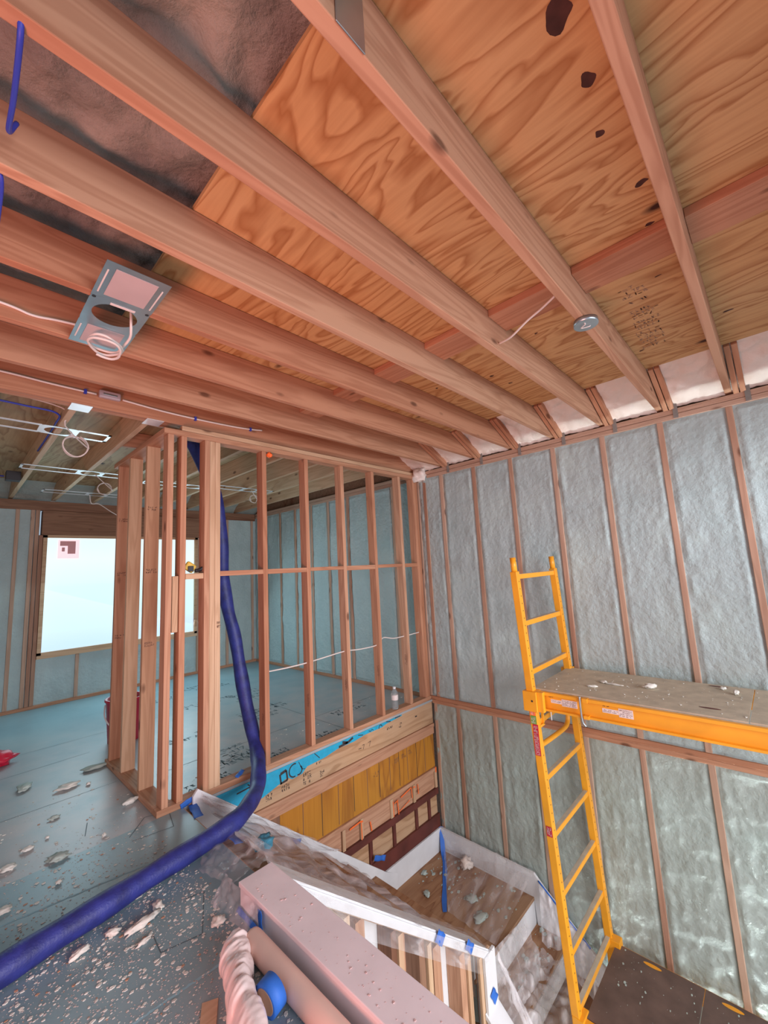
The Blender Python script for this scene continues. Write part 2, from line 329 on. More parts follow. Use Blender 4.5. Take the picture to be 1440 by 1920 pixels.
def scribble(name, f, w, h, mat, parent, rows=2, seed=0, lw=.004, dens=1.0):
    """unreadable stamped lettering as thin raised strokes; f maps (u,v,n) to a world point"""
    rnd = random.Random(seed); bm = bmesh.new(); rh = h/rows
    for r in range(rows):
        u = 0
        while u < w-rh*.3:
            cw = rh*rnd.uniform(.35, .6)
            if rnd.random() < .85*dens:
                for _ in range(rnd.choice((2, 3, 3))):
                    if rnd.random() < .5: a, b_ = (u+rnd.uniform(0, cw), r*rh+.1*rh), (u+rnd.uniform(0, cw), r*rh+.75*rh)
                    else:
                        vv = r*rh+rnd.choice((.12, .42, .72))*rh; a, b_ = (u, vv), (u+cw, vv+rnd.uniform(-.05, .05)*rh)
                    dx, dy = b_[0]-a[0], b_[1]-a[1]; l = math.hypot(dx, dy) or 1; nx, ny = -dy/l*lw/2, dx/l*lw/2
                    q = [(a[0]+nx, a[1]+ny), (b_[0]+nx, b_[1]+ny), (b_[0]-nx, b_[1]-ny), (a[0]-nx, a[1]-ny)]
                    A = [bm.verts.new(f(x, y, .0008)) for x, y in q]; bm.faces.new(A)
            u += cw*1.35
    if not bm.faces: A = [bm.verts.new(f(x, y, .0008)) for x, y in ((0, 0), (w, 0), (w, h*.2), (0, h*.2))]; bm.faces.new(A)
    return obj(name, bm, mat, parent)
S = .4064
ZT = 2.378      # underside of the top plates
JB = 2.472      # joist bottoms
JT = 2.66       # underside of the roof sheathing
# ================================================================ SETTING
# floor of the upper storey (well cut out at x > -2.55, y < 0)
fl = bmesh.new(); bx(fl, -4.8, .14, .0, 3.8, -.02, 0)
struct(obj('floor', fl, 'floor'))
f2 = struct(box('floor', -4.8, -2.55, -3.9, 0, -.02, 0, 'floor'))
# right wall : foam sprayed between studs (one continuous outside wall over two storeys)
stud_y = [-.316-S*k for k in range(-0, 9)]; stud_y = [y for y in stud_y]
far_y = [.0+.02]+[.42+S*k for k in range(0, 8)]
all_y = sorted(stud_y+far_y+[3.64])
def bayd(y):
    return min(abs(y-s_) for s_ in all_y)
def wall_foam(y, z, low):
    d = bayd(y)
    rails = (0.02, ZT+.02) if not low else (.0,)
    dz = min(abs(z-r_) for r_ in rails)
    e = min(d, dz)
    h = .006
    h -= .016*math.exp(-((e-.024)/.010)**2)*(.5+.9*abs(noise.noise(V((y*3, z*5, 3)))))
    h += .012*math.exp(-((e-.055)/.02)**2)*(.4+noise.noise(V((y*4, z*9, 7))))
    h += .010*fbm((y*2.2, z*1.0, 1))+.0045*fbm((y*11, z*5, 4))+.0035*fbm((y*38, z*20, 9), 3)
    if low: h += .005*fbm((y*20, z*5, 14))+.006*noise.noise(V((y*1.5, z*13+y*3, 11)))
    return -h+.012
Y0, Y1 = -3.9, 3.65
def mkfoam(z0, z1, low, ya, yb, res=.016):
    nu, nv = int((yb-ya)/res), int((z1-z0)/res)
    bm = grid(nu, nv, lambda u, v: V((wall_foam(ya+(yb-ya)*u, z0+(z1-z0)*v, low), ya+(yb-ya)*u, z0+(z1-z0)*v)))
    ring = [v for v in bm.verts if v.is_boundary]
    return bm
bm = mkfoam(.0, ZT+.02, False, Y0, Y1); wr = struct(obj('wall_right', bm, 'foam', None, True))
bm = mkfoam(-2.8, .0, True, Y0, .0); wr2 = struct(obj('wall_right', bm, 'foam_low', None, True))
struct(box('wall_right', .1, .14, Y0, 3.8, -2.8, 2.7, 'fir_dark'))
def wstud(par, y, z0, z1, j=0): return xb('stud', -.004, .08, y-.019+j, y+.019+j, z0, z1, 'fir_wall', par)
for k, y in enumerate(stud_y): wstud(wr, y, .04, ZT); wstud(wr2, y, -2.78, -.03, random.uniform(-.01, .01))
wstud(wr, -.085, .04, ZT); wstud(wr2, -.04, -2.78, -.03)
for y in far_y: wstud(wr, y, .04, ZT, random.uniform(-.01, .01))
wstud(wr, .375, .04, ZT)
xb('bottom_plate', -.006, .08, Y0, 3.62, .0, .038, 'fir_red', wr); xb('plate', -.004, .08, Y0, -.0, -.036, -.001, 'fir_red', wr2)
xb('top_plate', -.008, .08, Y0, -.13, ZT, ZT+.036, 'fir_wall', wr); xb('top_plate', -.006, .08, Y0, 3.62, ZT+.039, ZT+.078, 'fir_wall', wr)
xb('top_plate', -.006, .08, -.02, 3.62, ZT, ZT+.037, 'fir_wall', wr)
# back wall with window
WX0, WX1, WZ0, WZ1 = -2.85, -.985, .595, 2.03
xs_b = [-4.4, -4.0, -3.58, -3.2, -2.9, -2.45, -2.04, -1.63, -1.2, -.94, -.5, -.04]
def bfoam(x, z):
    d = min(abs(x-q) for q in xs_b); h = .006-.014*math.exp(-((d-.024)/.01)**2)+.012*fbm((x*2.2, z*1.3, 21))+.008*fbm((x*9, z*5, 24))
    return 3.65+.012-h
def bgrid(x0, x1, z0, z1):
    return grid(max(2, int((x1-x0)/.025)), max(2, int((z1-z0)/.025)), lambda u, v: V((x0+(x1-x0)*u, bfoam(x0+(x1-x0)*u, z0+(z1-z0)*v), z0+(z1-z0)*v)))
wb = bmesh.new()
parts = [(-4.8, WX0-.04, 0, ZT), (WX1+.04, .02, 0, ZT), (WX0-.04, WX1+.04, 0, WZ0-.03)]
wb.free(); first = None
for i, q in enumerate(parts):
    o = struct(obj('wall_back', bgrid(*q), 'foam', None, True)); first = first or o
wbk = first
struct(box('wall_back', -4.8, .1, 3.76, 3.8, 0, WZ0-.04, 'fir_dark')); struct(box('wall_back', -4.8, WX0-.05, 3.76, 3.8, 0, 2.7, 'fir_dark')); struct(box('wall_back', WX1+.05, .1, 3.76, 3.8, 0, 2.7, 'fir_dark'))
xb('bottom_plate', -4.8, 0, 3.64, 3.72, 0, .038, 'fir_red', wbk)
xb('top_plate', -4.8, 0, 3.64, 3.72, ZT-.04, ZT+.078, 'fir_dark', wbk)
for x in (-4.4, -4.0, -3.58, -3.1, -.5, -.06): xb('stud', x-.019, x+.019, 3.636, 3.72, .04, ZT-.04, 'fir_wall', wbk)
for x in (-2.96, -2.915, -.93, -.885): xb('stud', x-.019, x+.019, 3.632, 3.72, .04, ZT-.04, 'fir_wall', wbk)
for x in (-2.872, -.965): xb('stud', x-.019, x+.019, 3.63, 3.72, .04, WZ1+.0, 'fir_wall', wbk)
for x in (-2.45, -2.04, -1.63, -1.22): xb('stud', x-.019, x+.019, 3.636, 3.72, .04, WZ0-.045, 'fir_wall', wbk)
xb('header', WX0-.02, WX1+.02, 3.61, 3.74, WZ1+.005, ZT-.045, 'fir_dark', wbk)
win = struct(box('window_1', WX0+.03, WX1-.03, 3.66, 3.67, WZ0+.02, WZ1-.02, 'pane'))
bm = bmesh.new()
bx(bm, WX0, WX0+.04, 3.62, 3.72, WZ0, WZ1); bx(bm, WX1-.04, WX1, 3.62, 3.72, WZ0, WZ1); bx(bm, WX0, WX1, 3.62, 3.72, WZ0-.04, WZ0+.03); bx(bm, WX0, WX1, 3.62, 3.72, WZ1-.03, WZ1+.003)
obj('window_frame', bm, 'fir_pale', win)
MAT['sticker'] = plain('faded_backlit_sticker', (.75, .55, .57), .6); MAT['sticker'].node_tree.nodes['Principled BSDF'].inputs['Emission Color'].default_value = (.80, .70, .75, 1); MAT['sticker'].node_tree.nodes['Principled BSDF'].inputs['Emission Strength'].default_value = .62  # emission imitates daylight coming through the sticker
st = box('window_sticker', -2.70, -2.48, 3.652, 3.657, 1.74, 1.98, 'sticker', win)
bm = bmesh.new(); bx(bm, -2.68, -2.52, 3.648, 3.651, 1.90, 1.96); bx(bm, -2.60, -2.52, 3.648, 3.651, 1.80, 1.90); bx(bm, -2.66, -2.63, 3.648, 3.651, 1.83, 1.88)
obj('sticker_print', bm, plain('faded_red_print', (.85, .42, .44), .6), st)
# unseen header behind the camera, added to shade the near ceiling
struct(box('shading_header', -4.8, .1, -4.02, -3.92, 2.02, 2.85, 'fir_dark'))
# left wall of the far room, unseen, added to keep out sky light
struct(box('wall_left', -4.84, -4.8, -.5, 3.8, 0, 2.7, 'foam'))
# ceiling sheathing
PX0, PX1 = -3.14, -.41
struct(box('ceiling', PX0, -1.78, Y0, .13, JT, JT+.018, 'ply')); struct(box('ceiling', -1.776, PX1, Y0, .13, JT, JT+.018, 'ply'))
struct(box('ceiling', -4.8, .1, .134, 3.8, JT, JT+.018, 'ply_far'))
struct(box('ceiling', -4.8, .1, Y0, .13, JT+.16, JT+.2, 'fir_dark'))
MAT['maroon_knot'] = plain('dark_knot', (.06, .022, .018), .8, var=.4, bscale=150)
KN = [(-2.743, -2.665, .030, .034, 0), (-2.551, -2.672, .018, .020, 0), (-2.374, -2.65, .012, .014, 0), (-2.089, -2.70, .020, .013, 0), (-1.86, -2.68, .016, .008, 0), (-.864, -2.848, .022, .010, 1), (-1.481, -2.64, .014, .005, 1), (-.74, -2.42, .014, .008, 1), (-1.163, -1.613, .016, .009, 1), (-.958, -1.647, .015, .009, 1), (-1.446, -2.048, .010, .007, 1), (-1.30, -1.25, .010, .008, 1)]
cl0 = bpy.data.objects['ceiling']; cl1 = bpy.data.objects['ceiling.001']
for (x, y, a, b_, par) in KN:
    bm = bmesh.new(); vs = [bm.verts.new((x+b_*math.cos(t_*.3142)*(1+.25*math.sin(t_*.3142*2+x*9)+.08*math.sin(t_*.9425)), y+a*math.sin(t_*.3142)*(1+.15*math.cos(t_*.3142*3+y)), JT-.0006)) for t_ in range(20)]; bm.faces.new(vs); obj('wood_knot', bm, 'maroon_knot', cl0 if par == 0 else cl1)
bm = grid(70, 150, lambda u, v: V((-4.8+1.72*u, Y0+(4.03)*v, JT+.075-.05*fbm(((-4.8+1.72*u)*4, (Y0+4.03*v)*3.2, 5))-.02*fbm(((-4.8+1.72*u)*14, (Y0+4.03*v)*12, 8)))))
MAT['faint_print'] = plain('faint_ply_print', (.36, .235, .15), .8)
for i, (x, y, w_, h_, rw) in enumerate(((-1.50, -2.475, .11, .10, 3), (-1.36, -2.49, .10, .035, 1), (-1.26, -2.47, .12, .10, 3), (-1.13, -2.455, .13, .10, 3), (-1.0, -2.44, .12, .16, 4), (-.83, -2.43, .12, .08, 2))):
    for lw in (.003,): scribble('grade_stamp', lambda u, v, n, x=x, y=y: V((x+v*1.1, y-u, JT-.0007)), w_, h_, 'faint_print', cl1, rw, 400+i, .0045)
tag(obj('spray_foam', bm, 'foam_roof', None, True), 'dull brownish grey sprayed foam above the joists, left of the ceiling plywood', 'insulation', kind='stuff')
# foam in the eave between the joist ends
jy = [-.346-S*k+.019 for k in range(0, 9)]   # joist centre y
def eave(y0, y1):
    def f(u, v):
        x = PX1-.03+(-PX1+.05)*u; y = y0+(y1-y0)*v
        z = JT+.02-(JT-JB+.02)*(u**1.3)+.035*fbm((x*7, y*7, 2))*math.sin(math.pi*min(1, max(0, u)))+.012*fbm((x*22, y*22, 5)); return V((x, y, z))
    return grid(26, int((y1-y0)/.02)+2, f)
for k in range(len(jy)):
    a = jy[k]+.018; b_ = (jy[k-1]-.018) if k else .06
    o = obj('spray_foam', eave(a, b_), 'foam_white', None, True)
    names = ['beside the partition corner', 'second from the partition', 'third from the partition', 'fourth from the partition', 'fifth from the partition', 'sixth from the partition', 'seventh from the partition, near top right', 'eighth from the partition, at the right edge', 'ninth from the partition']
    tag(o, 'cream spray foam in the eave bay '+names[k], 'insulation', 'cream foam filling the eave bays', 'stuff')
bm = bmesh.new(); chunk_bm(bm, (-.045, -.06, ZT+.03), .07, .085, .075, 3, 0, .3)
tag(obj('spray_foam', bm, 'foam_white', None, True), 'cream foam blob over the top corner where partition meets foam wall', 'insulation', kind='stuff')
# ================================================================ JOISTS above the stairwell
ordn = ['first', 'second', 'third', 'fourth', 'fifth', 'sixth', 'seventh', 'eighth', 'ninth']
jm = ['fir', 'fir_red', 'fir_red', 'fir', 'fir', 'fir', 'fir', 'fir', 'fir']
for k, y in enumerate(jy):
    o = xb('ceiling_joist', -5.0, .09, y-.019, y+.019, JB, JT-.002, jm[k])
    tag(o, ('fir joist over the stairwell, %s out from the beam above the partition' % ordn[k]), 'joist', 'ceiling joists over the stairwell')
# beam carrying the far room joists
bmy = xb('ceiling_beam', -5.0, .09, .045, .083, JB-.002, JT-.002, 'fir_red'); tag(bmy, 'reddish fir beam running just above the top plate of the stud partition', 'beam')
by2 = xb('ceiling_beam', -5.0, .09, .086, .124, JB-.002, JT-.002, 'fir'); tag(by2, 'inner fir beam doubled behind the reddish one over the partition', 'beam')
# eave cleats and hurricane ties
for k, y in enumerate(jy):
    t = thing('eave_cleat', (-.03, y-.06, JB), 'pair of short boards standing in the eave beside the %s joist from the partition' % ordn[k], 'framing board', 'short boards in the eave')
    for j, dy in enumerate((.042, .078)):
        board('cleat_board', (.015, y-.019-dy+.02, JB-.005), (-.40, y-.019-dy+.02, JT+.004), .045, .030, 'fir_red', t, (0, 0, 1), .002)
    yy = y-.019-.075
    bm = bmesh.new(); bx(bm, -.0125, -.0085, yy-.018, yy+.012, ZT+.005, JB+.05)
    for q in range(3): bx(bm, -.016, -.008, yy-.012+.006*q, yy-.009+.006*q, ZT+.015+.02*q, ZT+.02+.02*q)
    tag(obj('hurricane_tie', bm, 'galv'), 'grey metal tie nailed to the top plate below the %s joist from the partition' % ordn[k], 'metal tie', 'hurricane ties along the top plate')
# flat blocking under the ply seam, one piece per bay
for k in range(len(jy)-1):
    o = xb('ceiling_blocking', -1.85, -1.66, jy[k+1]+.02, jy[k]-.02, JT-.040, JT-.002, 'fir_red', None, .002)
    tag(o, 'flat reddish block under the plywood seam between the %s and %s joists from the partition' % (ordn[k], ordn[k+1]), 'blocking', 'flat blocks under the ceiling plywood seam')
# far room joists, running away from the partition
for k in range(-3, 8):
    x = -3.17+S*k
    if x > -.03: continue
    o = xb('ceiling_joist', x-.019, x+.019, .126, 3.74, JB, JT-.002, 'fir_pale')
    nm = {-3: 'outermost on the left', -2: 'second on the left', -1: 'third on the left', 0: 'carrying the first light bracket', 1: 'just left of the framed corner', 2: 'passing behind the framed corner studs'}.get(k, 'number %s from framed corner to foam wall' % ['one', 'two', 'three', 'four', 'five'][k-3] if k >= 3 else '')
    tag(o, 'pale far room joist, '+nm, 'joist', 'ceiling joists of the far room')
    h = thing('joist_hanger', (x, .13, JB), 'metal hanger of the joist '+nm, 'joist hanger', 'joist hangers on the far room side')
    bm = bmesh.new(); bx(bm, x-.023, x+.023, .126, .165, JB-.003, JB-.0005); bx(bm, x-.0225, x-.0195, .126, .165, JB, JB+.13); bx(bm, x+.0195, x+.0225, .126, .165, JB, JB+.13); bx(bm, x-.055, x+.055, .1255, .1285, JB+.005, JB+.13)
    obj('hanger_strap', bm, 'galv', h); box('seat', x-.03, x+.075, .04, .16, JB-.0065, JB-.0035, 'galv_sheen', h) if k in (0, 1) else None
    def fe(u, v, x=x): return V((x+.02+(S-.04)*u, 3.74-.30*v, JB+.0+(JT-JB)*(v**.8)+.03*fbm((x+u, v*2, 3))*math.sin(math.pi*v)))
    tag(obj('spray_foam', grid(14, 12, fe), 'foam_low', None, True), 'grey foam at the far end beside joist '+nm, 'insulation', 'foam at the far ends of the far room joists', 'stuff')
# frame of cross boards above the return wall
for (x0, x1, y0, y1, lab) in ((-2.98, -2.72, .30, .335, 'short pale block between two far room joists near the framed corner'), (-2.98, -2.70, .95, .99, 'short brown block between two far room joists beyond the framed corner')):
    tag(xb('ceiling_blocking', -2.744, -2.40, y0, y1, JB+.05, JT-.004, 'fir'), lab, 'blocking')
# ================================================================ STUD PARTITION
P = thing('stud_partition', (-1.3, .045, 0), 'open stud partition of fir 2x4s along the edge of the stairwell', 'stud wall')
D = .089
xb('bottom_plate', -2.70, -.015, 0, D, 0, .038, 'fir', P); xb('top_plate', -2.70, -.015, -.002, D, ZT, ZT+.038, 'fir', P); xb('top_plate', -2.585, -.015, .001, D, ZT+.04, ZT+.074, 'fir_pale', P)
xr = [-.717, -1.124, -1.530, -1.936]+[-.311]
tints = {-.311: 'fir', -.717: 'fir_red', -1.124: 'fir', -1.530: 'fir_red', -1.936: 'fir_red'}
for x in sorted(xr): xb('stud', x-.038, x, .001, D-.001, .038, ZT, tints[x], P)
for x in (-.065, -.025): xb('stud', x-.038, x, .001, D-.001, .038, ZT, 'fir_red', P)
for x in (-2.313, -2.352, -2.391): xb('stud', x-.038, x, .001 if x != -2.391 else -.004, D-.001, .038, ZT, 'fir_pale' if x > -2.36 else 'fir', P)
xb('stud', -2.588, -2.55, .001, D-.001, .038, ZT, 'fir_red', P)
xb('stud', -2.674, -2.636, .001, D-.001, .038, ZT, 'fir', P)
xb('backing_board', -2.63, -2.592, .01, .048, 1.06, 1.42, 'fir_pale', P)
edges = [-2.313]+sorted(xr)+[-.065]
for a, b_ in zip(edges, edges[1:]):
    xb('blocking', a+.0005, b_-.0385, .002, D-.002, 1.405+random.uniform(-.006, .006), 1.441, 'fir_red', P, .002)
xb('blocking', -2.549, -2.43, .002, D-.002, 1.395, 1.433, 'fir_pale', P)
for i, x in enumerate([-1.974, -1.568, -1.162, -.755, -.349]):
    for z in (.42+.02*i, .62):
        pass
    scribble('grade_stamp', lambda u, v, n, x=x, i=i: V((x-n, .02+v, .30+.03*i+u)), .10, .03, 'stamp', P, 2, 40+i, .002)
scribble('grade_stamp', lambda u, v, n: V((-2.34+u*.5, -.0035-n, 1.05+v)), .05, .05, 'stamp', P, 2, 51, .003)
# return wall of 2x6 at the corner
R_ = thing('stud_return_wall', (-2.63, .6, 0), 'short return wall of wide 2x6 studs at the partition corner', 'stud wall')
RX0, RX1 = -2.692, -2.598
xb('bottom_plate', RX0-.008, RX1, .09, 1.16, 0, .038, 'fir', R_); xb('top_plate', RX0-.008, RX1+.03, .09, 1.20, ZT, ZT+.038, 'fir_red', R_)
for i, (y, mt) in enumerate(((.385, 'fir_pale'), (.785, 'fir_pale'), (1.10, 'fir'))):
    xb('stud', RX0+.002, RX1-.002, y-.019, y+.019, .038, ZT, mt, R_)
    for j, z in enumerate((.95, 1.45, 1.9)):
        if i != 1: scribble('grade_stamp', lambda u, v, n, y=y, z=z: V((RX0+.012+u, y-.0195-n, z+v)), .065, .035, 'stamp', R_, 2, 60+i*5+j, .0025)
# small things on the partition
t = thing('hand_tool', (-2.52, .05, 1.433), 'small yellow tool with black grip lying on the short block by the corner studs', 'tool')
bm = bmesh.new(); bx(bm, -2.545, -2.475, .02, .05, 1.434, 1.494, .012); bmesh.ops.rotate(bm, verts=bm.verts[:], cent=(-2.51, .035, 1.464), matrix=Matrix.Rotation(.6, 3, 'Y')); bmesh.ops.translate(bm, verts=bm.verts[:], vec=(0, 0, .012)); o = obj('tool_body', bm, 'yellowplastic', t); bm = bmesh.new(); bx(bm, -2.53, -2.492, .012, .0195, 1.445, 1.483, .003); obj('blade_slot', bm, 'black', t)
tube('grip', [(-2.475, .03, 1.45), (-2.44, .035, 1.458), (-2.415, .03, 1.475)], .012, 'black', t)
tag(obj('sealant_blob', (lambda b2: (chunk_bm(b2, (-1.915, -.008, 2.352), .02, .02, .022, 9), b2)[1])(bmesh.new()), 'orange', None, True), 'orange sealant blob at the top of the partition stud', 'sealant')
t = thing('water_bottle', (-.535, .045, .038), 'clear water bottle standing on the partition bottom plate', 'bottle')
lathe('bottle_body', [(.002, .0), (.03, .001), (.033, .01), (.031, .05), (.033, .09), (.033, .135), (.03, .155), (.016, .18), (.012, .188)], (-.535, .045, .038), 'bottle', t)
lathe('bottle_label', [(.0335, .085), (.034, .086), (.034, .13), (.0335, .131)], (-.535, .045, .038), 'label', t)
lathe('bottle_cap', [(.014, .186), (.0145, .187), (.0145, .204), (.012, .206)], (-.535, .045, .038), 'white', t)
pts = [(-1.93, .045, .672), (-1.74, .05, .665), (-1.56, .045, .668), (-1.34, .05, .678), (-1.15, .045, .688), (-.95, .05, .672), (-.74, .045, .676), (-.64, .06, .725), (-.5, .05, .70), (-.34, .045, .698), (-.2, .045, .70), (-.0, .045, .705)]
tag(tube('cable', pts, .0055, 'cable', seg=8), 'white cable threaded at knee height through the partition studs', 'cable')
# ================================================================ wall below the partition
struct(box('wall_stairwell', -3.4, -.0, .05, .09, -2.8, -.02, 'ply_tan'))
rb = thing('rim_board', (-1.0, .02, -.13), 'tan rim board with scribbled marks below the partition plate', 'rim board')
xb('board', -3.0, -.012, .0, .045, -.232, -.02, 'ply_tan', rb)
fy = lambda x0, z0: (lambda u, v, n: V((x0+u, .0-n-.0006, z0+v)))
for i, (x, z, wd, h, rws) in enumerate(((-1.98, -.20, .05, .07, 3), (-1.85, -.19, .07, .05, 2), (-1.66, -.215, .08, .09, 3), (-1.50, -.215, .04, .05, 2), (-1.55, -.11, .07, .04, 2), (-1.08, -.17, .15, .06, 1), (-.75, -.10, .12, .03, 1), (-.55, -.13, .05, .05, 2), (-.3, -.1, .03, .06, 1))):
    scribble('scribble', fy(x, z), wd, h, 'ink', rb, rws, 100+i, .0035, .9)
wrp = prism('membrane_strip', [(-2.45, -.018), (-.50, -.018), (-.50, -.028), (-.72, -.040), (-.78, -.052), (-1.0, -.05), (-1.13, -.065), (-1.30, -.062), (-1.45, -.085), (-1.62, -.09), (-1.67, -.125), (-1.76, -.13), (-1.80, -.105), (-2.0, -.16), (-2.45, -.20)], 'y', -.0035, -.001, 'wrap')
tag(wrp, 'bright blue membrane strip with black print, stapled under the partition plate', 'membrane')
def arc(cx, cz, r, a0, a1, lw=.012, n=14): return [(cx+r*math.cos(a0+(a1-a0)*i/n), cz+r*math.sin(a0+(a1-a0)*i/n)) for i in range(n+1)]
def stroke(pl, lw=.010):
    bm = bmesh.new()
    for (a, b_), (c_, d_) in zip(pl, pl[1:]):
        l = math.hypot(c_-a, d_-b_) or 1; nx, nz = -(d_-b_)/l*lw/2, (c_-a)/l*lw/2
        bm.faces.new([bm.verts.new(V((p, -.0042, q))) for p, q in ((a+nx, b_+nz), (c_+nx, d_+nz), (c_-nx, d_-nz), (a-nx, b_-nz))])
    obj('membrane_print', bm, 'ink', wrp)
stroke(arc(-1.74, -.075, .045, 1.2, 4.9)); stroke(arc(-1.70, -.09, .03, -2, 1.0)); stroke([(-1.70, -.03), (-1.67, -.09), (-1.64, -.10)], .005)
stroke([(-1.86, -.06), (-1.81, -.05)], .02); stroke([(-1.865, -.06), (-1.855, -.13)], .014); stroke([(-1.81, -.05), (-1.80, -.12)], .014); stroke([(-1.86, -.125), (-1.80, -.12)], .014)
stroke([(-1.55, -.02), (-1.50, -.07)], .006); stroke([(-2.12, -.03), (-2.03, -.11)], .008); stroke([(-2.2, -.06), (-2.06, -.05)], .009)
stroke([(-1.26, -.03), (-1.20, -.05), (-1.14, -.03)], .02); stroke([(-1.30, -.055), (-1.2, -.05)], .018); stroke([(-1.08, -.03), (-1.02, -.045)], .007)
stroke(arc(-.80, -.045, .02, 0, 3.6), .008); stroke([(-.95, -.03), (-.93, -.045), (-.91, -.03), (-.89, -.045)], .005); stroke([(-.72, -.022), (-.66, -.035)], .008); stroke([(-.6, -.022), (-.52, -.024)], .008)
for z0, z1, y0, nm, lab, mt in ((-.268, -.234, -.012, 'wall_plate', 'upper fir plate below the tan rim board in the stairwell', 'fir'), (-.335, -.27, -.004, 'wall_plate', 'lower wide fir plate above the orange plywood in the stairwell', 'fir_red')):
    tag(xb(nm, -3.0, -.012, y0, .04, z0, z1, mt), lab, 'wall plate')
o = box('plywood_panel', -1.86, -.012, .012, .045, -.66, -.335, 'ply_orange'); tag(o, 'orange stained plywood with dark board seams on the stairwell wall', 'plywood')
for i, x in enumerate([-1.66, -1.48, -1.31, -1.14, -.98, -.83, -.69, -.56, -.44, -.3, -.17]): box('panel_seam', x-.0025, x+.0025, .0105, .0118, -.66+random.uniform(0, .05), -.336, 'ink' if i % 2 else 'stamp', o)
for i, (x, z) in enumerate(((-.62, -.43), (-.52, -.42), (-.42, -.42), (-.9, -.45))): scribble('scribble', (lambda x, z: (lambda u, v, n: V((x+u, .0115-n, z+v))))(x, z), .06, .05, 'stamp', o, 2, 130+i, .003)
tag(xb('wall_plate', -2.1, -1.865, .005, .045, -.66, -.336, 'fir_dark'), 'dark board end left of the orange plywood', 'board')
tag(xb('wall_plate', -1.95, -.012, -.006, .045, -.695, -.662, 'fir'), 'thin pale plate directly below the orange plywood', 'wall plate')
t = thing('wall_blocking', (-.7, .02, -.78), 'row of reddish blocks with orange paint marks below the orange plywood', 'blocking')
for x0, x1 in ((-1.95, -1.3), (-1.26, -1.10), (-1.06, -.72), (-.69, -.40), (-.36, -.05)): xb('block', x0, x1, .008, .045, -.855, -.697, 'fir', t)
for x in (-1.28, -1.08, -.705, -.38): xb('block', x-.016, x+.016, -.008, .045, -.855, -.697, 'fir_pale', t)
xb('block', -.045, -.014, -.008, .045, -.855, -.697, 'fir_pale', t)
def os_(pl, lw=.012):
    bm = bmesh.new()
    for (a, b_), (c_, d_) in zip(pl, pl[1:]):
        l = math.hypot(c_-a, d_-b_) or 1; nx, nz = -(d_-b_)/l*lw/2, (c_-a)/l*lw/2
        bm.faces.new([bm.verts.new(V((p, -.0092, q))) for p, q in ((a+nx, b_+nz), (c_+nx, d_+nz), (c_-nx, d_-nz), (a-nx, b_-nz))])
    obj('paint_mark', bm, 'orange', t)
os_([(-.69, -.72), (-.685, -.85)], .01); os_([(-.67, -.745), (-.62, -.735)], .01); os_([(-.63, -.74), (-.62, -.86)], .012); os_([(-.61, -.84), (-.46, -.80)], .008); os_([(-.58, -.73), (-.42, -.70)], .012); os_([(-.425, -.70), (-.42, -.80)], .010)
os_([(-.33, -.71), (-.325, -.80)], .012); os_([(-.40, -.715), (-.37, -.715)], .012); os_([(-.03, -.66), (-.03, -.71)], .02); os_([(-1.22, -.72), (-1.10, -.71), (-1.07, -.72)], .014); os_([(-1.09, -.72), (-1.085, -.86)], .01); os_([(-.985, -.76), (-.97, -.84)], .012)
for z0, z1, y0, lab in ((-.915, -.857, -.012, 'upper dark red board above the tan bays of the stairwell wall'), (-1.235, -1.10, -.010, 'lower wide dark red board resting behind the white skirt board')):
    tag(box('stained_board', -1.95, -.012, y0, .045, z0, z1, 'maroon', None, .003), lab, 'board')
t = thing('wall_panel', (-.6, .02, -1.0), 'row of tan plywood bays with dark red uprights low on the stairwell wall', 'plywood panel')
for x0, x1 in ((-1.5, -1.0), (-.96, -.70), (-.66, -.38), (-.34, -.18), (-.14, -.02)): box('panel', x0, x1, .012, .045, -1.10, -.917, 'ply_tan', t)
for x in (-.98, -.68, -.36, -.16): box('upright', x-.018, x+.018, -.002, .045, -1.10, -.917, 'maroon', t)
# ================================================================ STAIRS
ZL = -1.42
st = thing('staircase', (-1.5, -.5, ZL), 'plywood upper stair flight between white skirt board and curb, mostly hidden by plastic', 'stairs')
for k in range(5):
    x0 = -2.55 if k == 0 else -2.5+.3*k; z = -.215 if k == 0 else -.215-.241*k
    box('tread', x0-.02, x0+.33, -.98, -.03, z-.025, z, 'ply_landing', st, .003); box('riser', x0-.002, x0+.016, -.98, -.03, z, z+.178, 'white', st)
box('riser', -.985, -.968, -.98, -.03, ZL+.002, ZL+.178, 'white', st)
ld = thing('stair_landing', (-.4, -.5, ZL), 'plywood stair landing in the corner under the foam wall', 'landing')
box('landing_deck', -.985, -.012, -.985, -.012, ZL-.025, ZL, 'ply_landing', ld)
box('riser', -.93, -.02, -.985, -.965, ZL-.22, ZL-.026, 'white', ld)
s2 = thing('staircase', (-.5, -1.4, ZL-.8), 'lower stair flight going down along the foam wall under the scaffold', 'stairs')
for k in range(6):
    y0 = -.985-.254*k; z = ZL-.203*(k+1)
    box('tread', -.93, -.03, y0-.254, y0+.02, z-.025, z, 'ply_landing', s2, .003); box('riser', -.93, -.03, y0-.26, y0-.242, z-.18, z-.026, 'white', s2)
tag(prism('skirt_board', [(-2.50, .045), (-2.47, .085), (-.70, -1.325), (-.83, -1.215-.0), (-.70, -1.325), (-.70, -1.52), (-2.50, -.16)], 'y', -.030, -.013, 'white'), 'white sloping skirt board descending along the stairwell wall', 'skirt board') if False else None
tag(prism('skirt_board', [(-2.50, .05), (-2.47, .085), (-.845, -1.215), (-.70, -1.30), (-.70, ZL), (-1.0, ZL), (-2.50, -.46)], 'y', -.030, -.013, 'white'), 'white sloping skirt board descending along the stairwell wall', 'skirt board')
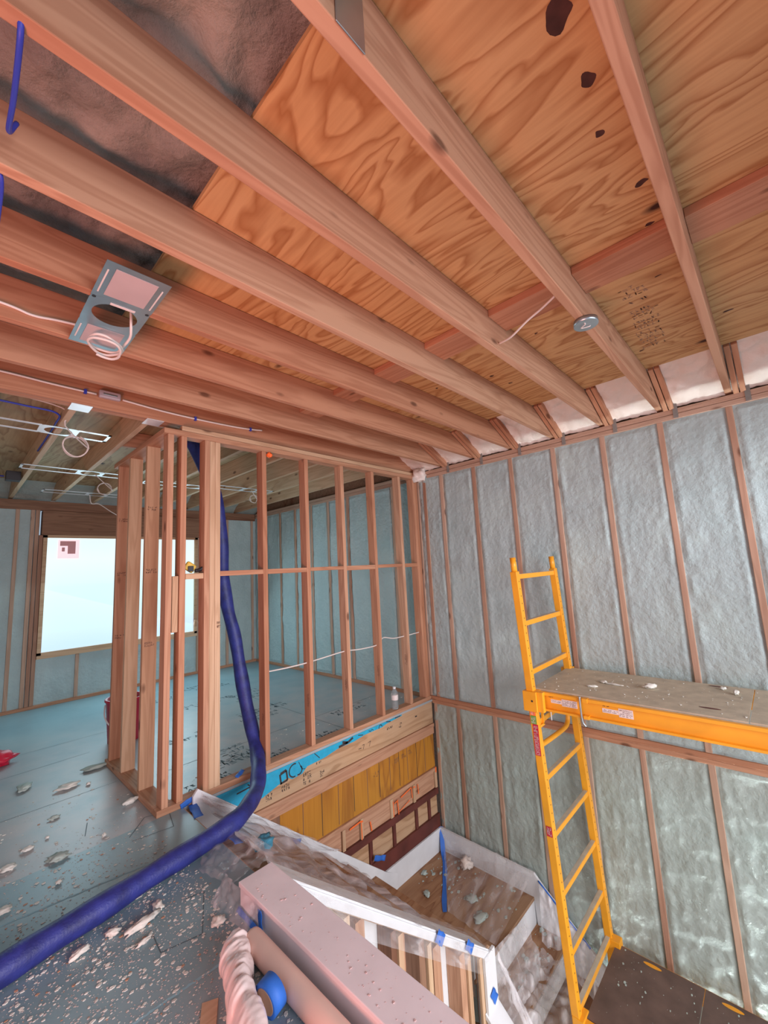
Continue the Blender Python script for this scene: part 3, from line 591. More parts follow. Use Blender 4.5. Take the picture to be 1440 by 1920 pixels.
tag(prism('skirt_board', [(-.835, -1.218), (-.032, -1.218), (-.032, ZL), (-.70, ZL), (-.70, -1.302)], 'y', -.029, -.014, 'white'), 'white level skirt board at the back of the landing', 'skirt board')
tag(prism('skirt_board', [(-.030, -1.218), (-1.0, -1.235), (-1.10, -1.33), (-2.9, -2.8), (-2.9, -3.0), (-1.0, -1.66), (-.985, ZL), (-.030, ZL)], 'x', -.045, -.024, 'white'), 'white skirt board following the foam wall from landing down lower flight', 'skirt board')
# guard wall beside upper flight : cap, studs, drywall back
CAP = lambda x: .10-.80*(x+2.55)
g = thing('guard_wall', (-1.8, -1.08, -.4), 'low sloping guard wall with white cap and open studs beside the stairs', 'guard wall')
YA, YB = -1.15, -1.01
def slope(x0, x1, t0, t1): return [(x0, CAP(x0)+t1), (x1, CAP(x1)+t1), (x1, CAP(x1)+t0), (x0, CAP(x0)+t0)]
prism('cap', slope(-2.55, -1.02, -.022, .0), 'y', YA-.012, YB+.012, 'white', g)
prism('cap_edge', slope(-2.52, -1.04, -.062, -.012), 'y', YA-.020, YA-.012, 'white', g)
prism('top_plate', slope(-2.52, -1.05, -.072, -.023), 'y', YA, YB, 'fir_pale', g)
prism('drywall', [(-2.5, CAP(-2.5)-.07), (-1.05, CAP(-1.05)-.07), (-1.05, -1.45), (-1.22, -1.30), (-2.5, -1.30)], 'y', YB-.014, YB, 'white', g)
for x, wd, mt in ((-2.225, .038, 'fir_pale'), (-2.13, .06, 'fir'), (-1.90, .038, 'fir_dark'), (-1.86, .038, 'fir_pale'), (-1.83, .03, 'fir'), (-1.68, .05, 'fir_dark'), (-1.63, .036, 'fir_pale'), (-1.55, .07, 'fir'), (-1.31, .055, 'fir'), (-1.26, .036, 'fir_pale')):
    xb('stud', x-wd/2, x+wd/2, YA+.005 if 'pale' in mt else YA+.02, YB-.016, -1.5, CAP(x)-.085, mt, g, .001)
# end post and lower section of the guard
prism('cap', [(-1.14, -1.04+.03), (-1.0, -1.12), (-1.0, -1.52), (-1.14, -1.52)], 'y', YA-.02, YA+.02, 'white', g) if False else None
g2 = thing('guard_wall', (-1.07, -1.6, -1.8), 'white capped lower guard wall dropping beside the lower stair flight', 'guard wall')
xb('post', -1.165, -1.035, -1.155, -1.135, -1.62, CAP(-1.1)-.03, 'fir_pale', g2)
box('post_cover', -1.135, -1.012, -1.178, -1.158, -1.45, CAP(-1.07)-.01, 'white', g2, .002)
prism('cap', [(-1.158, -1.40), (-1.158, -1.43), (-2.9, -2.85), (-2.9, -2.82)], 'x', -1.145, -1.0, 'white', g2)
prism('drywall', [(-1.02, CAP(-1.02)-.03), (-1.165, CAP(-1.02)-.03), (-1.165, -1.43), (-2.9, -2.84), (-2.9, -3.1), (-1.02, -1.75)], 'x', -1.012, -.998, 'white', g2)
prism('drywall', [(-1.18, -1.44), (-2.9, -2.86), (-2.9, -3.1), (-1.18, -1.80)], 'x', -1.12, -1.10, 'white', g2)
tag(box('plywood_panel', -2.5, -1.18, -1.145, -1.03, -1.62, -1.50, 'ply_landing'), 'reddish plywood ledge at the foot of the guard wall', 'plywood')
tag(prism('drywall_scrap', [(-1.36, -1.5), (-1.20, -1.33), (-1.16, -1.37), (-1.16, -1.5)], 'y', -1.19, -1.175, 'white'), 'white board scrap at the foot of the guard wall studs', 'board') if False else None
# curb beside the well
cb = thing('stairwell_curb', (-2.625, -2.2, 0), 'long drywall covered curb, toned as pink-lit, along the stairwell edge', 'curb')
CY1, CZ = -1.02, .103
bm = bmesh.new(); bx(bm, -2.70, -2.552, Y0, CY1, .0, CZ-.022, .002); obj('curb_body', bm, 'pinklit_board', cb)
bm = bmesh.new(); bx(bm, -2.706, -2.546, Y0, CY1+.004, CZ-.0195, CZ, .003); obj('curb_cap', bm, 'pinklit_board', cb)
bm = bmesh.new(); bx(bm, -2.56, -2.54, Y0, CY1, -.35, CZ-.023); obj('inner_face', bm, 'white', cb)
# floor edge inside the well
tag(box('rim_board', -2.556, -2.545, -1.0, -.0, -.25, -.001, 'ply_tan'), 'short rim board under the floor edge at the top of the stairs', 'rim board')
# lower floor
struct(box('floor', -4.8, .1, Y0, 0, -2.86, -2.8, 'ply_landing'))
struct(box('wall_left', -2.58, -2.552, Y0, -1.16, -2.8, -.36, 'white'))
# ================================================================ SCAFFOLD
sf = thing('scaffold', (-.45, -2.2, ZL), 'yellow rolling scaffold tower with a dusty plank platform against the foam wall', 'scaffold')
def sy(z): return -1.475-.105*(1.42-z)/2.84
def fx(z): return -.835+.065*(1.42-z)/2.84-.0
def kx(z): return -.135+.055*(1.42-z)/2.84
def holes(par, xf, y_off, za, zb, sgn=1):
    bm = bmesh.new(); z = za
    while z < zb:
        c = V((xf(z)+.0, sy(z)-.0255+y_off, z)); bmesh.ops.create_circle(bm, cap_ends=True, segments=10, radius=.0045, matrix=Matrix.Translation(c) @ Matrix.Rotation(math.pi/2, 4, 'X')); z += .051
    obj('peg_hole', bm, 'black', par)
def post(xf, z0, z1, dy=0):
    a = V((xf(z0), sy(z0)+dy, z0)); b_ = V((xf(z1), sy(z1)+dy, z1))
    return board('post', a, b_, .05, .05, 'yellow', sf, (1, 0, 0), .004)
for xf in (fx, kx):
    p_ = post(xf, .505, 1.325)
    p2 = post(xf, -1.42, .145); p3 = post(xf, .14, .50)
    a, b_ = V((xf(1.32), sy(1.32), 1.32)), V((xf(1.425), sy(1.425), 1.425)); tube('coupling_pin', [a, b_], .021, 'yellow', sf, 14, False)
    bm = bmesh.new(); bmesh.ops.create_circle(bm, cap_ends=True, segments=10, radius=.005, matrix=Matrix.Translation(b_+V((.006, -.0215, -.025))) @ Matrix.Rotation(math.pi/2, 4, 'X')); obj('pin_hole', bm, 'black', sf)
    holes(sf, xf, 0, .54, 1.29); holes(sf, xf, 0, -1.38, .12)
def rung(z, x0=None, x1=None):
    a = V((fx(z)+.025, sy(z), z)); b_ = V((kx(z)-.025, sy(z), z)); r = board('rung', a, b_, .034, .034, 'yellow', sf, (0, 0, 1), .003)
    box('rung_dust', a.x, b_.x, sy(z)-.014, sy(z)+.014, z+.0172, z+.0182, 'deck', sf)
for z in (1.288, .958, .628, .30, -.058, -.405, -.755, -1.095, -1.40): rung(z)
# far end frame (mostly outside the picture)
dy = -1.95
for xf in (fx, kx): board('post', V((xf(-1.42), sy(-1.42)+dy, -1.42)), V((xf(1.32), sy(1.32)+dy, 1.32)), .05, .05, 'yellow', sf, (1, 0, 0), .004)
for z in (1.288, .958, .628, .30, -.058, -.405, -.755, -1.095): board('rung', (fx(z)+.025, sy(z)+dy, z), (kx(z)-.025, sy(z)+dy, z), .034, .034, 'yellow', sf, (0, 0, 1), .003)
# guard loop under the platform
tube('loop_rail', [(-.80, -1.53, .155), (-.62, -1.53, .145), (-.40, -1.53, .14), (-.31, -1.53, .155), (-.28, -1.53, .21), (-.28, -1.53, .30), (-.28, -1.53, .42)], .017, 'yellow', sf, 12)
bm = bmesh.new(); bx(bm, -.745, -.73, -1.545, -1.53, .28, .43); bx(bm, -.80, -.73, -1.545, -1.53, .27, .285); obj('latch_bracket', bm, 'yellow', sf)
tube('locking_pin', [(-.70, -1.55, .42), (-.645, -1.55, .425), (-.625, -1.55, .40), (-.625, -1.55, .27)], .004, 'galv_sheen', sf, 6)
# platform side beams (C channel with flanges) and deck
ZP = .52
def beam(x, yb, s_):
    bm = bmesh.new(); bx(bm, x-.004, x+.004, -3.46, yb, .40, ZP-.012); bx(bm, x-(.03 if s_ < 0 else 0), x+(.03 if s_ > 0 else 0), -3.46, yb, ZP-.028, ZP-.008, .002); bx(bm, x-(.03 if s_ < 0 else 0), x+(.03 if s_ > 0 else 0), -3.46, yb, .392, .406, .002)
    return obj('platform_beam', bm, 'yellow', sf)
beam(-.785, -1.5, -1); beam(-.10, -1.5, 1)
bm = bmesh.new(); bx(bm, -.86, -.775, -1.56, -1.465, .385, ZP-.006, .003); bx(bm, -.845, -.812, -1.60, -1.56, .385, ZP-.006, .003); obj('corner_bracket', bm, 'yellow', sf)
bm = bmesh.new(); bmesh.ops.create_circle(bm, cap_ends=True, segments=10, radius=.007, matrix=Matrix.Translation((-.862, -1.53, .455)) @ Matrix.Rotation(math.pi/2, 4, 'Y')); obj('bracket_bolt', bm, 'black', sf)
box('corner_bracket', -.12, -.04, -1.53, -1.45, .40, ZP-.0, 'yellow', sf, .003)
bm = bmesh.new(); bx(bm, -.775, -.095, -2.645, -1.50, ZP-.01, ZP, .001)
dk = obj('platform_deck', bm, 'deck', sf); box('platform_deck', -.775, -.095, -3.46, -2.651, ZP-.01, ZP, 'deck', sf)
for (x, y) in ((-.14, -2.47), (-.64, -2.475)):
    bm = bmesh.new(); bmesh.ops.create_circle(bm, cap_ends=True, segments=16, radius=1, matrix=Matrix.Translation((x, y, ZP+.0008)) @ Matrix.Diagonal((.013, .052, 1, 1))); obj('grip_slot', bm, 'maroon', sf)
# strap clamp on the beam
tube('clamp_rod', [(-.822, -1.832, .525), (-.824, -1.832, .46), (-.822, -1.835, .375), (-.815, -1.85, .345)], .006, 'galv', sf, 8)
bm = bmesh.new(); bx(bm, -.822, -.785, -1.875, -1.845, ZP-.03, ZP-.006); bx(bm, -.822, -.785, -1.875, -1.845, .39, .41); obj('beam_lip', bm, 'yellow', sf)
# labels
def lab(x, y0, y1, z0, z1, mat='label', parent=sf, lines=3, seed=1, blocks=0):
    l_ = box('warning_label', x-.0012, x, y1, y0, z0, z1, mat, parent)
    if lines: scribble('label_print', lambda u, v, n: V((x-.0014-n*.3, y0-u-.004, z0+v+.004)), (y0-y1)-.008, (z1-z0)-.008, 'stamp' if mat == 'label' else 'label', l_, lines, seed, .0012)
    return l_
lab(-.7892, -1.63, -1.70, .445, .468, lines=2, seed=2); lab(-.7892, -1.702, -1.80, .435, .478, lines=4, seed=3)
lab(-.7892, -1.95, -2.04, .443, .468, lines=2, seed=4); lab(-.7892, -2.042, -2.12, .432, .482, lines=4, seed=5)
scribble('label_print', lambda u, v, n: V((-.7895-n, -1.615-u, .478+v)), .035, .012, 'ink', sf, 1, 9, .002); scribble('label_print', lambda u, v, n: V((-.7895-n, -1.955-u, .478+v)), .035, .012, 'ink', sf, 1, 10, .002)
def plab(z0, z1, mat, seed):
    x = fx((z0+z1)/2)-.0275; y = sy(z0); o = box('warning_label', x-.001, x, y-.02, y+.018, z0, z1, mat, sf)
    scribble('label_print', lambda u, v, n: V((x-.0012-n, y+.014-v, z0+.006+u)), (z1-z0)-.01, .03, 'label', o, 3, seed, .0018)
plab(.355, .385+.03, 'orange', 20); plab(.30, .353, 'green', 21); plab(.10, .298, 'red', 22); plab(-.395, -.335, 'red', 23)
# lower platform
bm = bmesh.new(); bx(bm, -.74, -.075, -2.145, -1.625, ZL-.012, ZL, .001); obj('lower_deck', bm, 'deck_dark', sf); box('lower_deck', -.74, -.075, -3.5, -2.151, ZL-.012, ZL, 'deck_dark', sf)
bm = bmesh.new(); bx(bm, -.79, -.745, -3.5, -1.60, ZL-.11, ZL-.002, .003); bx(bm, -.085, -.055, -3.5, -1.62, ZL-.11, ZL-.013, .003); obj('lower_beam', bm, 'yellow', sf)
box('corner_bracket', -.12, -.045, -1.66, -1.56, ZL-.06, ZL+.035, 'yellow', sf, .004); box('corner_bracket', -.80, -.70, -1.63, -1.56, ZL-.1, ZL+.01, 'yellow', sf, .004)
for y in (-1.86, -2.29):
    bm = bmesh.new(); bmesh.ops.create_circle(bm, cap_ends=True, segments=16, radius=1, matrix=Matrix.Translation((-.115, y, ZL+.0008)) @ Matrix.Diagonal((.015, .055, 1, 1))); obj('grip_slot', bm, 'yellow', sf)
x = fx(-1.5)-.03
for xf in (fx, kx): board('post', V((xf(-1.42), sy(-1.42), -1.42)), V((xf(-2.6), sy(-2.6), -2.6)), .05, .05, 'yellow', sf, (1, 0, 0), .004); lathe('caster', [(.005, 0), (.06, .001), (.062, .03), (.005, .031)], (xf(-2.7)-.015, sy(-2.7), -2.735), 'black', sf, 20, (1, 0, 0))
for xf in (fx, kx): board('post', V((xf(-1.42), sy(-1.42)+dy, -1.42)), V((xf(-2.6), sy(-2.6)+dy, -2.6)), .05, .05, 'yellow', sf, (1, 0, 0), .004); lathe('caster', [(.005, 0), (.06, .001), (.062, .03), (.005, .031)], (xf(-2.7)-.015, sy(-2.7)+dy, -2.735), 'black', sf, 20, (1, 0, 0))
box('warning_label', fx(-1.5)-.0275, fx(-1.5)-.0262, -1.60, -1.565, -1.62, -1.49, 'green', sf)
# ================================================================ HOSE
hp = [(-2.42, .34, 2.52), (-2.36, .33, 2.40), (-2.20, .33, 2.05), (-2.145, .34, 1.70), (-2.125, .36, 1.40), (-2.085, .36, 1.15), (-2.035, .34, .92), (-2.01, .30, .66), (-1.985, .26, .42), (-1.985, .16, .22), (-2.02, .04, .115), (-2.085, -.09, .075), (-2.17, -.22, .03), (-2.30, -.37, .045), (-2.46, -.50, .058), (-2.62, -.535, .054), (-2.85, -.575, .054), (-3.08, -.62, .054), (-3.30, -.655, .054), (-3.55, -.70, .054), (-3.9, -.72, .054)]
tag(tube('spray_hose', hp, .049, 'hose', seg=18, n=10, rf=lambda t: 1+.05*math.sin(t*90)+.04*math.sin(t*37)), 'thick dark blue spray hose hanging through the partition and lying across the floor', 'hose')
# ================================================================ ELECTRICAL
t = thing('light_bracket', (-3.245, -1.05, JB), 'galvanised light mounting plate with a round hole under the left joists', 'light bracket')
bm = bmesh.new()
x0, x1, y0, y1, z = -3.345, -3.14, -1.375, -.735, JB-.003
cx, cy, hr = -3.243, -1.045, .078
N = 40; ring = [bm.verts.new((cx+hr*math.cos(2*math.pi*i/N), cy+hr*math.sin(2*math.pi*i/N), z)) for i in range(N)]
def outer(a):
    c, s = math.cos(a), math.sin(a); hx, hy = (x1-x0)/2, .10; k = min(hx/abs(c) if abs(c) > 1e-6 else 9, hy/abs(s) if abs(s) > 1e-6 else 9); return ((x0+x1)/2*0+cx+c*k, cy+s*k, z)
ro = [bm.verts.new(outer(2*math.pi*i/N)) for i in range(N)]
for i in range(N): bm.faces.new((ring[i], ring[(i+1) % N], ro[(i+1) % N], ro[i]))
def q4(a0, a1, b0, b1, zz=z): bm.faces.new([bm.verts.new(p) for p in ((a0, b0, zz), (a1, b0, zz), (a1, b1, zz), (a0, b1, zz))])
q4(x0, x1, y0, cy-.0995); q4(x0, x1, cy+.0995, y1)
bmesh.ops.remove_doubles(bm, verts=bm.verts[:], dist=.0005)
ex = bmesh.ops.extrude_face_region(bm, geom=bm.faces[:]); bmesh.ops.translate(bm, vec=(0, 0, .0016), verts=[v for v in ex['geom'] if isinstance(v, bmesh.types.BMVert)])
obj('bracket_plate', bm, 'galv', t)
for (a, b_) in ((y0+.03, cy-.125), (cy+.125, y1-.03)): box('label_panel', x0+.035, x1-.035, a, b_, z-.0012, z-.0002, plain('pinkish_plate_panel', (.52, .42, .42), .5), t)
for xx in (x0+.015, x1-.015):
    for (a, b_) in ((y0+.05, y0+.20), (y1-.17, y1-.05)): box('slot', xx-.0025, xx+.0025, a, b_, z-.0011, z-.0001, 'cable', t)
for xx, yy in ((x0+.012, cy-.09), (x1-.012, cy-.09)):
    bm = bmesh.new(); bmesh.ops.create_circle(bm, cap_ends=True, segments=12, radius=.007, matrix=Matrix.Translation((xx, yy, z-.001))); obj('screw_hole', bm, 'black', t)
bm = bmesh.new(); bx(bm, cx-.035, cx+.05, cy-.088, cy-.074, z-.0025, z-.001); obj('maker_label', bm, 'label', t)
cp = []
for i in range(30):
    a = i/29*2*math.pi*2.3; R = .074+.005*math.sin(i*1.7); cp.append((-3.235+R*math.cos(a)*.8, -.865+R*math.sin(a), JB-.035-.0012*i-.01*math.cos(a)))
cp = [(-3.18, -1.02, JB+.08), (-3.175, -1.01, JB), (-3.165, -.96, JB-.03)]+cp
tag(tube('cable', cp, .0055, 'cable', seg=8, n=3), 'coil of white cable hanging from the plate with the round hole', 'cable')
yj6 = jy[1]-.019
tag(tube('cable', [(-3.9, yj6-.006, 2.54), (-3.57, yj6-.006, 2.528), (-3.47, yj6-.006, 2.515), (-3.38, yj6-.006, 2.528), (-3.25, yj6-.004, 2.54), (-3.2, yj6+.06, 2.56)], .0055, 'cable', seg=8), 'white cable stapled along the joist left of the mounting plate', 'cable')
yf = .045-.007
t = tube('cable', [(-4.0, yf, 2.56), (-3.52, yf, 2.562), (-3.3, yf, 2.555), (-3.08, yf, 2.553)], .006, 'cable', seg=8); tag(t, 'white cable on the beam, left of the grey splice box', 'cable'); box('staple', -3.145, -3.13, yf-.008, yf+.008, 2.54, 2.567, 'bluecable', t)
t = tube('cable', [(-2.94, yf, 2.553), (-2.7, yf, 2.538), (-2.45, yf, 2.535), (-2.2, yf, 2.54), (-2.05, yf, 2.55), (-1.95, yf, 2.562)], .006, 'cable', seg=8); tag(t, 'white cable on the beam, right of the grey splice box', 'cable'); box('staple', -2.49, -2.475, yf-.008, yf+.008, 2.522, 2.549, 'bluecable', t); box('staple', -2.06, -2.045, yf-.008, yf+.008, 2.535, 2.562, 'bluecable', t)
t = thing('splice_box', (-3.01, .03, 2.56), 'small grey clear splice box joining the cables on the beam', 'splice box')
bm = bmesh.new(); bx(bm, -3.07, -2.955, .012, .044, 2.535, 2.582, .007); obj('box_body', bm, plain('grey_plastic', (.45, .40, .44), .35), t); bm = bmesh.new(); bx(bm, -3.05, -2.975, .009, .0118, 2.553, 2.563, .001); obj('latch', bm, 'galv', t)
tag(tube('cable', [(-3.622, -1.955, 2.50), (-3.618, -1.93, 2.462), (-3.615, -1.78, 2.47), (-3.615, -1.66, 2.49), (-3.60, -1.62, 2.56)], .0055, 'bluecable', seg=8), 'blue cable crossing between the joists at the upper left corner', 'cable')
tag(tube('cable', [(-3.63, -1.53, 2.50), (-3.615, -1.50, 2.47), (-3.612, -1.35, 2.46), (-3.61, -1.25, 2.50)], .005, 'bluecable', seg=8), 'short blue cable further down the left edge between joists', 'cable')
tag(tube('cable', [(-1.758, jy[4]-.02, 2.512), (-1.79, jy[4]-.10, 2.50), (-1.82, jy[4]-.20, 2.525), (-1.85, jy[4]-.29, 2.535), (-1.87, jy[5]+.02, 2.565)], .005, 'cable', seg=8), 'white cable strung between two joists beside the round metal box', 'cable')
t = thing('pancake_box', (-1.70, -2.362, JB), 'round metal electrical box screwed beneath the second joist', 'electrical box')
lathe('box_rim', [(.050, -.022), (.052, -.022), (.052, 0), (.002, 0), (.002, -.003), (.049, -.003)], (-1.70, -2.372, JB-.001), 'galv', t, 28)
tube('wire', [(-1.73, -2.35, JB-.006), (-1.72, -2.375, JB-.026), (-1.70, -2.35, JB-.028), (-1.685, -2.385, JB-.026), (-1.675, -2.36, JB-.006)], .0025, 'cable', t, 6)
# metal plate at top edge, on second joist
t = thing('metal_bracket', (-3.1, -2.4, 2.55), 'grey metal bracket on the joist at the top edge of the picture', 'bracket')
yf2 = jy[5]-.019
bm = bmesh.new(); bx(bm, -3.19, -3.11, yf2-.004, yf2-.001, JB-.002, JT-.01, .001); obj('bracket_leg', bm, 'galv', t)
bm = bmesh.new(); bx(bm, -3.30, -3.215, yf2-.20, yf2-.001, JB+.02, JB+.023, .001); obj('bracket_plate', bm, 'galv', t)
# far room light brackets
def far_bracket(cx, cy, lab, name='light_bracket', rot=0.0, short=False):
    t = thing(name, (cx, cy, JB), lab, 'light bracket', 'light brackets on the far room ceiling')
    z = JB-.004; bm = bmesh.new(); a = .098; Ln = .30
    def fr(x0, x1, y0, y1): bx(bm, x0, x1, y0, y1, z, z+.002)
    for s_ in (-1, 1):
        fr(cx-Ln-.22 if s_ < 0 else cx+.10, cx-.10 if s_ < 0 else cx+Ln+.0, cy-a, cy-a+.03)
        fr(cx-Ln-.22 if s_ < 0 else cx+.10, cx-.10 if s_ < 0 else cx+Ln+.0, cy+a-.03, cy+a)
    fr(cx+Ln-.02, cx+Ln, cy-a, cy+a); fr(cx-Ln-.22, cx-Ln-.20, cy-a, cy+a)
    N = 28; R = .078
    def o2(an): c, s = math.cos(an), math.sin(an); k = min(.11/abs(c) if abs(c) > 1e-6 else 9, a/abs(s) if abs(s) > 1e-6 else 9); return (cx+c*k, cy+s*k, z+.001)
    ri = [bm.verts.new((cx+R*math.cos(2*math.pi*i/N), cy+R*math.sin(2*math.pi*i/N), z+.001)) for i in range(N)]; ro = [bm.verts.new(o2(2*math.pi*i/N)) for i in range(N)]
    for i in range(N): bm.faces.new((ri[i], ri[(i+1) % N], ro[(i+1) % N], ro[i]))
    obj('bracket_plate', bm, 'galv_sheen', t)
    return t
far_bracket(-3.17, .66, 'long metal light bracket under the nearest far room joist, left of framed corner')
far_bracket(-2.74, 1.88, 'second metal light bracket of the far room, seen between bracket and header')
far_bracket(-2.45, 3.0, 'farthest metal light bracket, just above the window header')
far_bracket(-1.72, 2.0, 'metal light bracket seen behind the corner studs')
far_bracket(-1.08, 1.85, 'metal light bracket seen through the first partition bay')
def coil(c, r, n=2.2, tail=None):
    pts = [(c[0]+r*math.cos(2*math.pi*n*i/24), c[1]+.25*r*math.sin(i), c[2]+r*math.sin(2*math.pi*n*i/24)) for i in range(25)]
    return ([tail] if tail else [])+pts
tag(tube('cable', [(-3.9, .3, 2.56), (-3.4, .32, 2.55), (-3.17, .35, 2.52), (-3.165, .45, 2.45)]+coil((-3.06, .72, 2.395), .075), .005, 'cable', seg=6, n=4), 'beige cable looping below the nearest far room light bracket', 'cable')
tag(tube('cable', [(-3.9, .36, 2.52), (-3.4, .37, 2.51), (-3.22, .38, 2.50), (-3.20, .6, 2.49), (-3.195, 1.4, 2.50)], .006, 'bluecable', seg=6), 'blue cable running over the far room ceiling at the left edge', 'cable')
tag(tube('cable', coil((-2.60, 1.95, 2.34), .06, 1.6, (-2.7, 1.9, 2.47)), .004, 'cable', seg=6, n=4), 'small cable loop below the second far room bracket', 'cable')
tag(tube('cable', [(-2.52, 3.0, 2.46), (-2.50, 3.0, 2.36), (-2.42, 3.02, 2.36), (-2.30, 2.95, 2.26), (-2.14, 2.9, 2.15)], .006, 'cable', seg=6), 'loose cable end drooping in front of the window header', 'cable')
tag(tube('cable', coil((-1.02, 1.85, 2.36), .05, 1.6, (-1.05, 1.85, 2.47)), .004, 'cable', seg=6, n=4), 'small cable loop seen between the first two partition studs', 'cable')
t = thing('junction_box', (-3.30, 2.45, 2.5), 'black junction box on the far room joist at left edge', 'electrical box')
bm = bmesh.new(); bx(bm, -3.31, -3.20, 2.40, 2.50, 2.44, 2.53, .004); obj('box_body', bm, 'black', t)
tag(tube('cable', [(-3.9, 2.45, 2.47), (-3.32, 2.45, 2.48)], .006, 'bluecable', seg=6, sm=False), 'blue cable entering the black junction box', 'cable')
# ================================================================ LOOSE THINGS ON THE FLOOR
t = thing('bucket', (-2.45, 1.62, 0), 'red bucket with white handle behind the return wall studs', 'bucket')
lathe('bucket_body', [(.12, .0), (.124, .002), (.146, .35), (.156, .352), (.156, .37), (.14, .37), (.118, .01), (.002, .008)], (-2.45, 1.62, 0), 'red', t, 32)
tube('handle', [(-2.605, 1.62, .33), (-2.625, 1.52, .25), (-2.58, 1.45, .18), (-2.45, 1.44, .17)], .006, 'white', t, 8)
bm = bmesh.new(); chunk_bm(bm, (-3.27, 1.86, .05), .11, .09, .055, 4, .4, .25); tag(obj('work_glove', bm, 'red', None, True), 'dark red glove-like bundle on the floor at the left edge', 'bundle')
# paper roll
t = thing('paper_roll', (-2.752, -2.2, 0), 'long pink paper roll lying against the curb', 'paper roll')
bm = bmesh.new()
rp = [(r_, yy) for r_, yy in ((.016, -1.245), (.033, -1.238), (.0375, -1.244), (.0385, -1.255), (.0385, -3.5))]
rings = []
for r_, yy in rp: rings.append([bm.verts.new((-2.769+r_*math.cos(2*math.pi*k/32), yy, .0388+r_*math.sin(2*math.pi*k/32))) for k in range(32)])
for a, b_ in zip(rings, rings[1:]):
    for k in range(32): bm.faces.new((a[k], a[(k+1) % 32], b_[(k+1) % 32], b_[k]))
bm.faces.new(rings[-1]); obj('roll', bm, 'paper', t, True)
lathe('core', [(.016, 0), (.016, .004), (.012, .004), (.012, .0)], (-2.769, -1.239, .0388), 'core', t, 20, (0, -1, 0))
# crumpled plastic roll
def wad(u, v):
    a = 2*math.pi*u; s_ = v
    i = s_*(len(WP)-1); i0 = int(min(i, len(WP)-2)); c = WP[i0].lerp(WP[i0+1], i-i0)
    env = math.sqrt(max(0, 1-(1-min(1, s_/.14))**2)); R = .046*(.25+.75*env)*(1+.55*s_) if s_ > .015 else .008
    R *= 1+.13*math.sin(a*2+s_*7)+.07*math.sin(s_*46+a*1.0+3*noise.noise(V((s_*9, a*.4, 0))))+.05*noise.noise(V((a*2, s_*40, 3)))+.10*noise.noise(V((math.cos(a)*1.5, math.sin(a)*1.5, s_*9)))
    R *= 1+.35*math.exp(-((a-2.6)/.5)**2)*math.exp(-((s_-.25)/.16)**2)
    return V((c.x+R*math.cos(a)*.95, c.y+R*.25*math.cos(a), max(.002, c.z+R*math.sin(a)*1.1)))
WP = catmull([(-2.832, -1.20, .045), (-2.845, -1.26, .048), (-2.875, -1.35, .05), (-2.918, -1.44, .05), (-2.955, -1.55, .05), (-3.0, -1.70, .05)], 10)
bm = grid(48, 150, wad); bmesh.ops.remove_doubles(bm, verts=bm.verts[:], dist=.0004)
tag(obj('plastic_bundle', bm, 'pinkfilm', None, True), 'twisted bundle of pinkish plastic film on the floor beside the paper roll', 'plastic bundle')
t = thing('tape_roll', (-2.80, -1.405, 0), 'roll of blue tape wedged between plastic bundle and paper roll', 'tape roll')
bs = V((-2.868, -1.505, .053)); ax = V((1, .15, .12)).normalized()
lathe('tape', [(.038, 0), (.050, 0), (.050, .045), (.038, .045)], bs, 'tape', t, 32, ax); lathe('core', [(.035, -.001), (.0378, -.001), (.0378, .046), (.035, .046)], bs, 'core', t, 32, ax)
bm = bmesh.new(); bx(bm, -2.875, -2.83, -1.68, -1.60, .001, .025, .004); tag(obj('wood_scrap', bm, 'fir_red'), 'small orange wood scrap at the bottom edge beside the paper roll', 'wood scrap')
bm = bmesh.new(); bx(bm, -3.03, -2.98, -1.47, -1.30, .001, .006, .001); bmesh.ops.rotate(bm, verts=bm.verts[:], cent=(-3.0, -1.4, 0), matrix=Matrix.Rotation(-.5, 3, 'Z')); tag(obj('wood_scrap', bm, 'fir_pale'), 'thin pale wood sliver at the bottom edge left of the plastic bundle', 'wood scrap')
# chips : individual larger ones
CH = [(-3.176, 1.174, .06, .10, .02, 'chip_green', 'upright ragged green foam scrap, left of the return wall'), (-2.969, .93, .10, .055, .02, 'chip', 'tan oval foam scrap on the floor left of the framed corner'), (-2.77, 1.13, .12, .07, .018, 'chip_green', 'ragged foam scrap touching the foot of the return wall'),
 (-3.16, .03, .075, .06, .016, 'chip_green', 'grey green flat chunk in the middle of the floor, above the hose'), (-3.255, .25, .045, .025, .014, 'chip', 'white rounded chip left of the grey green flat chunk'), (-2.745, .33, .075, .03, .02, 'chip', 'white crusty foam scrap by the corner plate'),
 (-3.01, -.79, .11, .028, .018, 'chip', 'long white foam strip just below the hose'), (-2.93, -.74, .03, .05, .016, 'chip', 'folded white scrap at the right end of the long strip'), (-3.10, -.74, .04, .025, .015, 'chip', 'pointed white scrap touching the hose'), (-3.21, -.75, .055, .022, .018, 'chip', 'cylindrical white foam piece against the hose at lower left'),
 (-3.03, -.885, .045, .014, .01, 'chip', 'thin white sliver below the long foam strip'), (-3.345, .13, .05, .04, .014, 'chip', 'pale chip at the left edge of the floor'), (-2.80, -1.03, .045, .035, .02, 'chip', 'cream torn scrap above the paper roll end'), (-3.39, -.22, .05, .04, .012, 'chip', 'pale pink chip at the left edge above the hose'),
 (-3.105, .52, .045, .025, .012, 'chip_green', 'mint oval chip left of the corner plate'), (-2.865, .86, .022, .016, .012, 'chip', 'small round white chip below the tan oval scrap'), (-3.19, -.20, .02, .015, .012, 'chip', 'small white chip beside the light blue chalk line'), (-2.95, .06, .018, .012, .012, 'chip', 'tiny bright chip by the printed rectangle'), (-3.165, .30, .015, .01, .01, 'chip', 'tiny thin chip above the grey green chunk')]
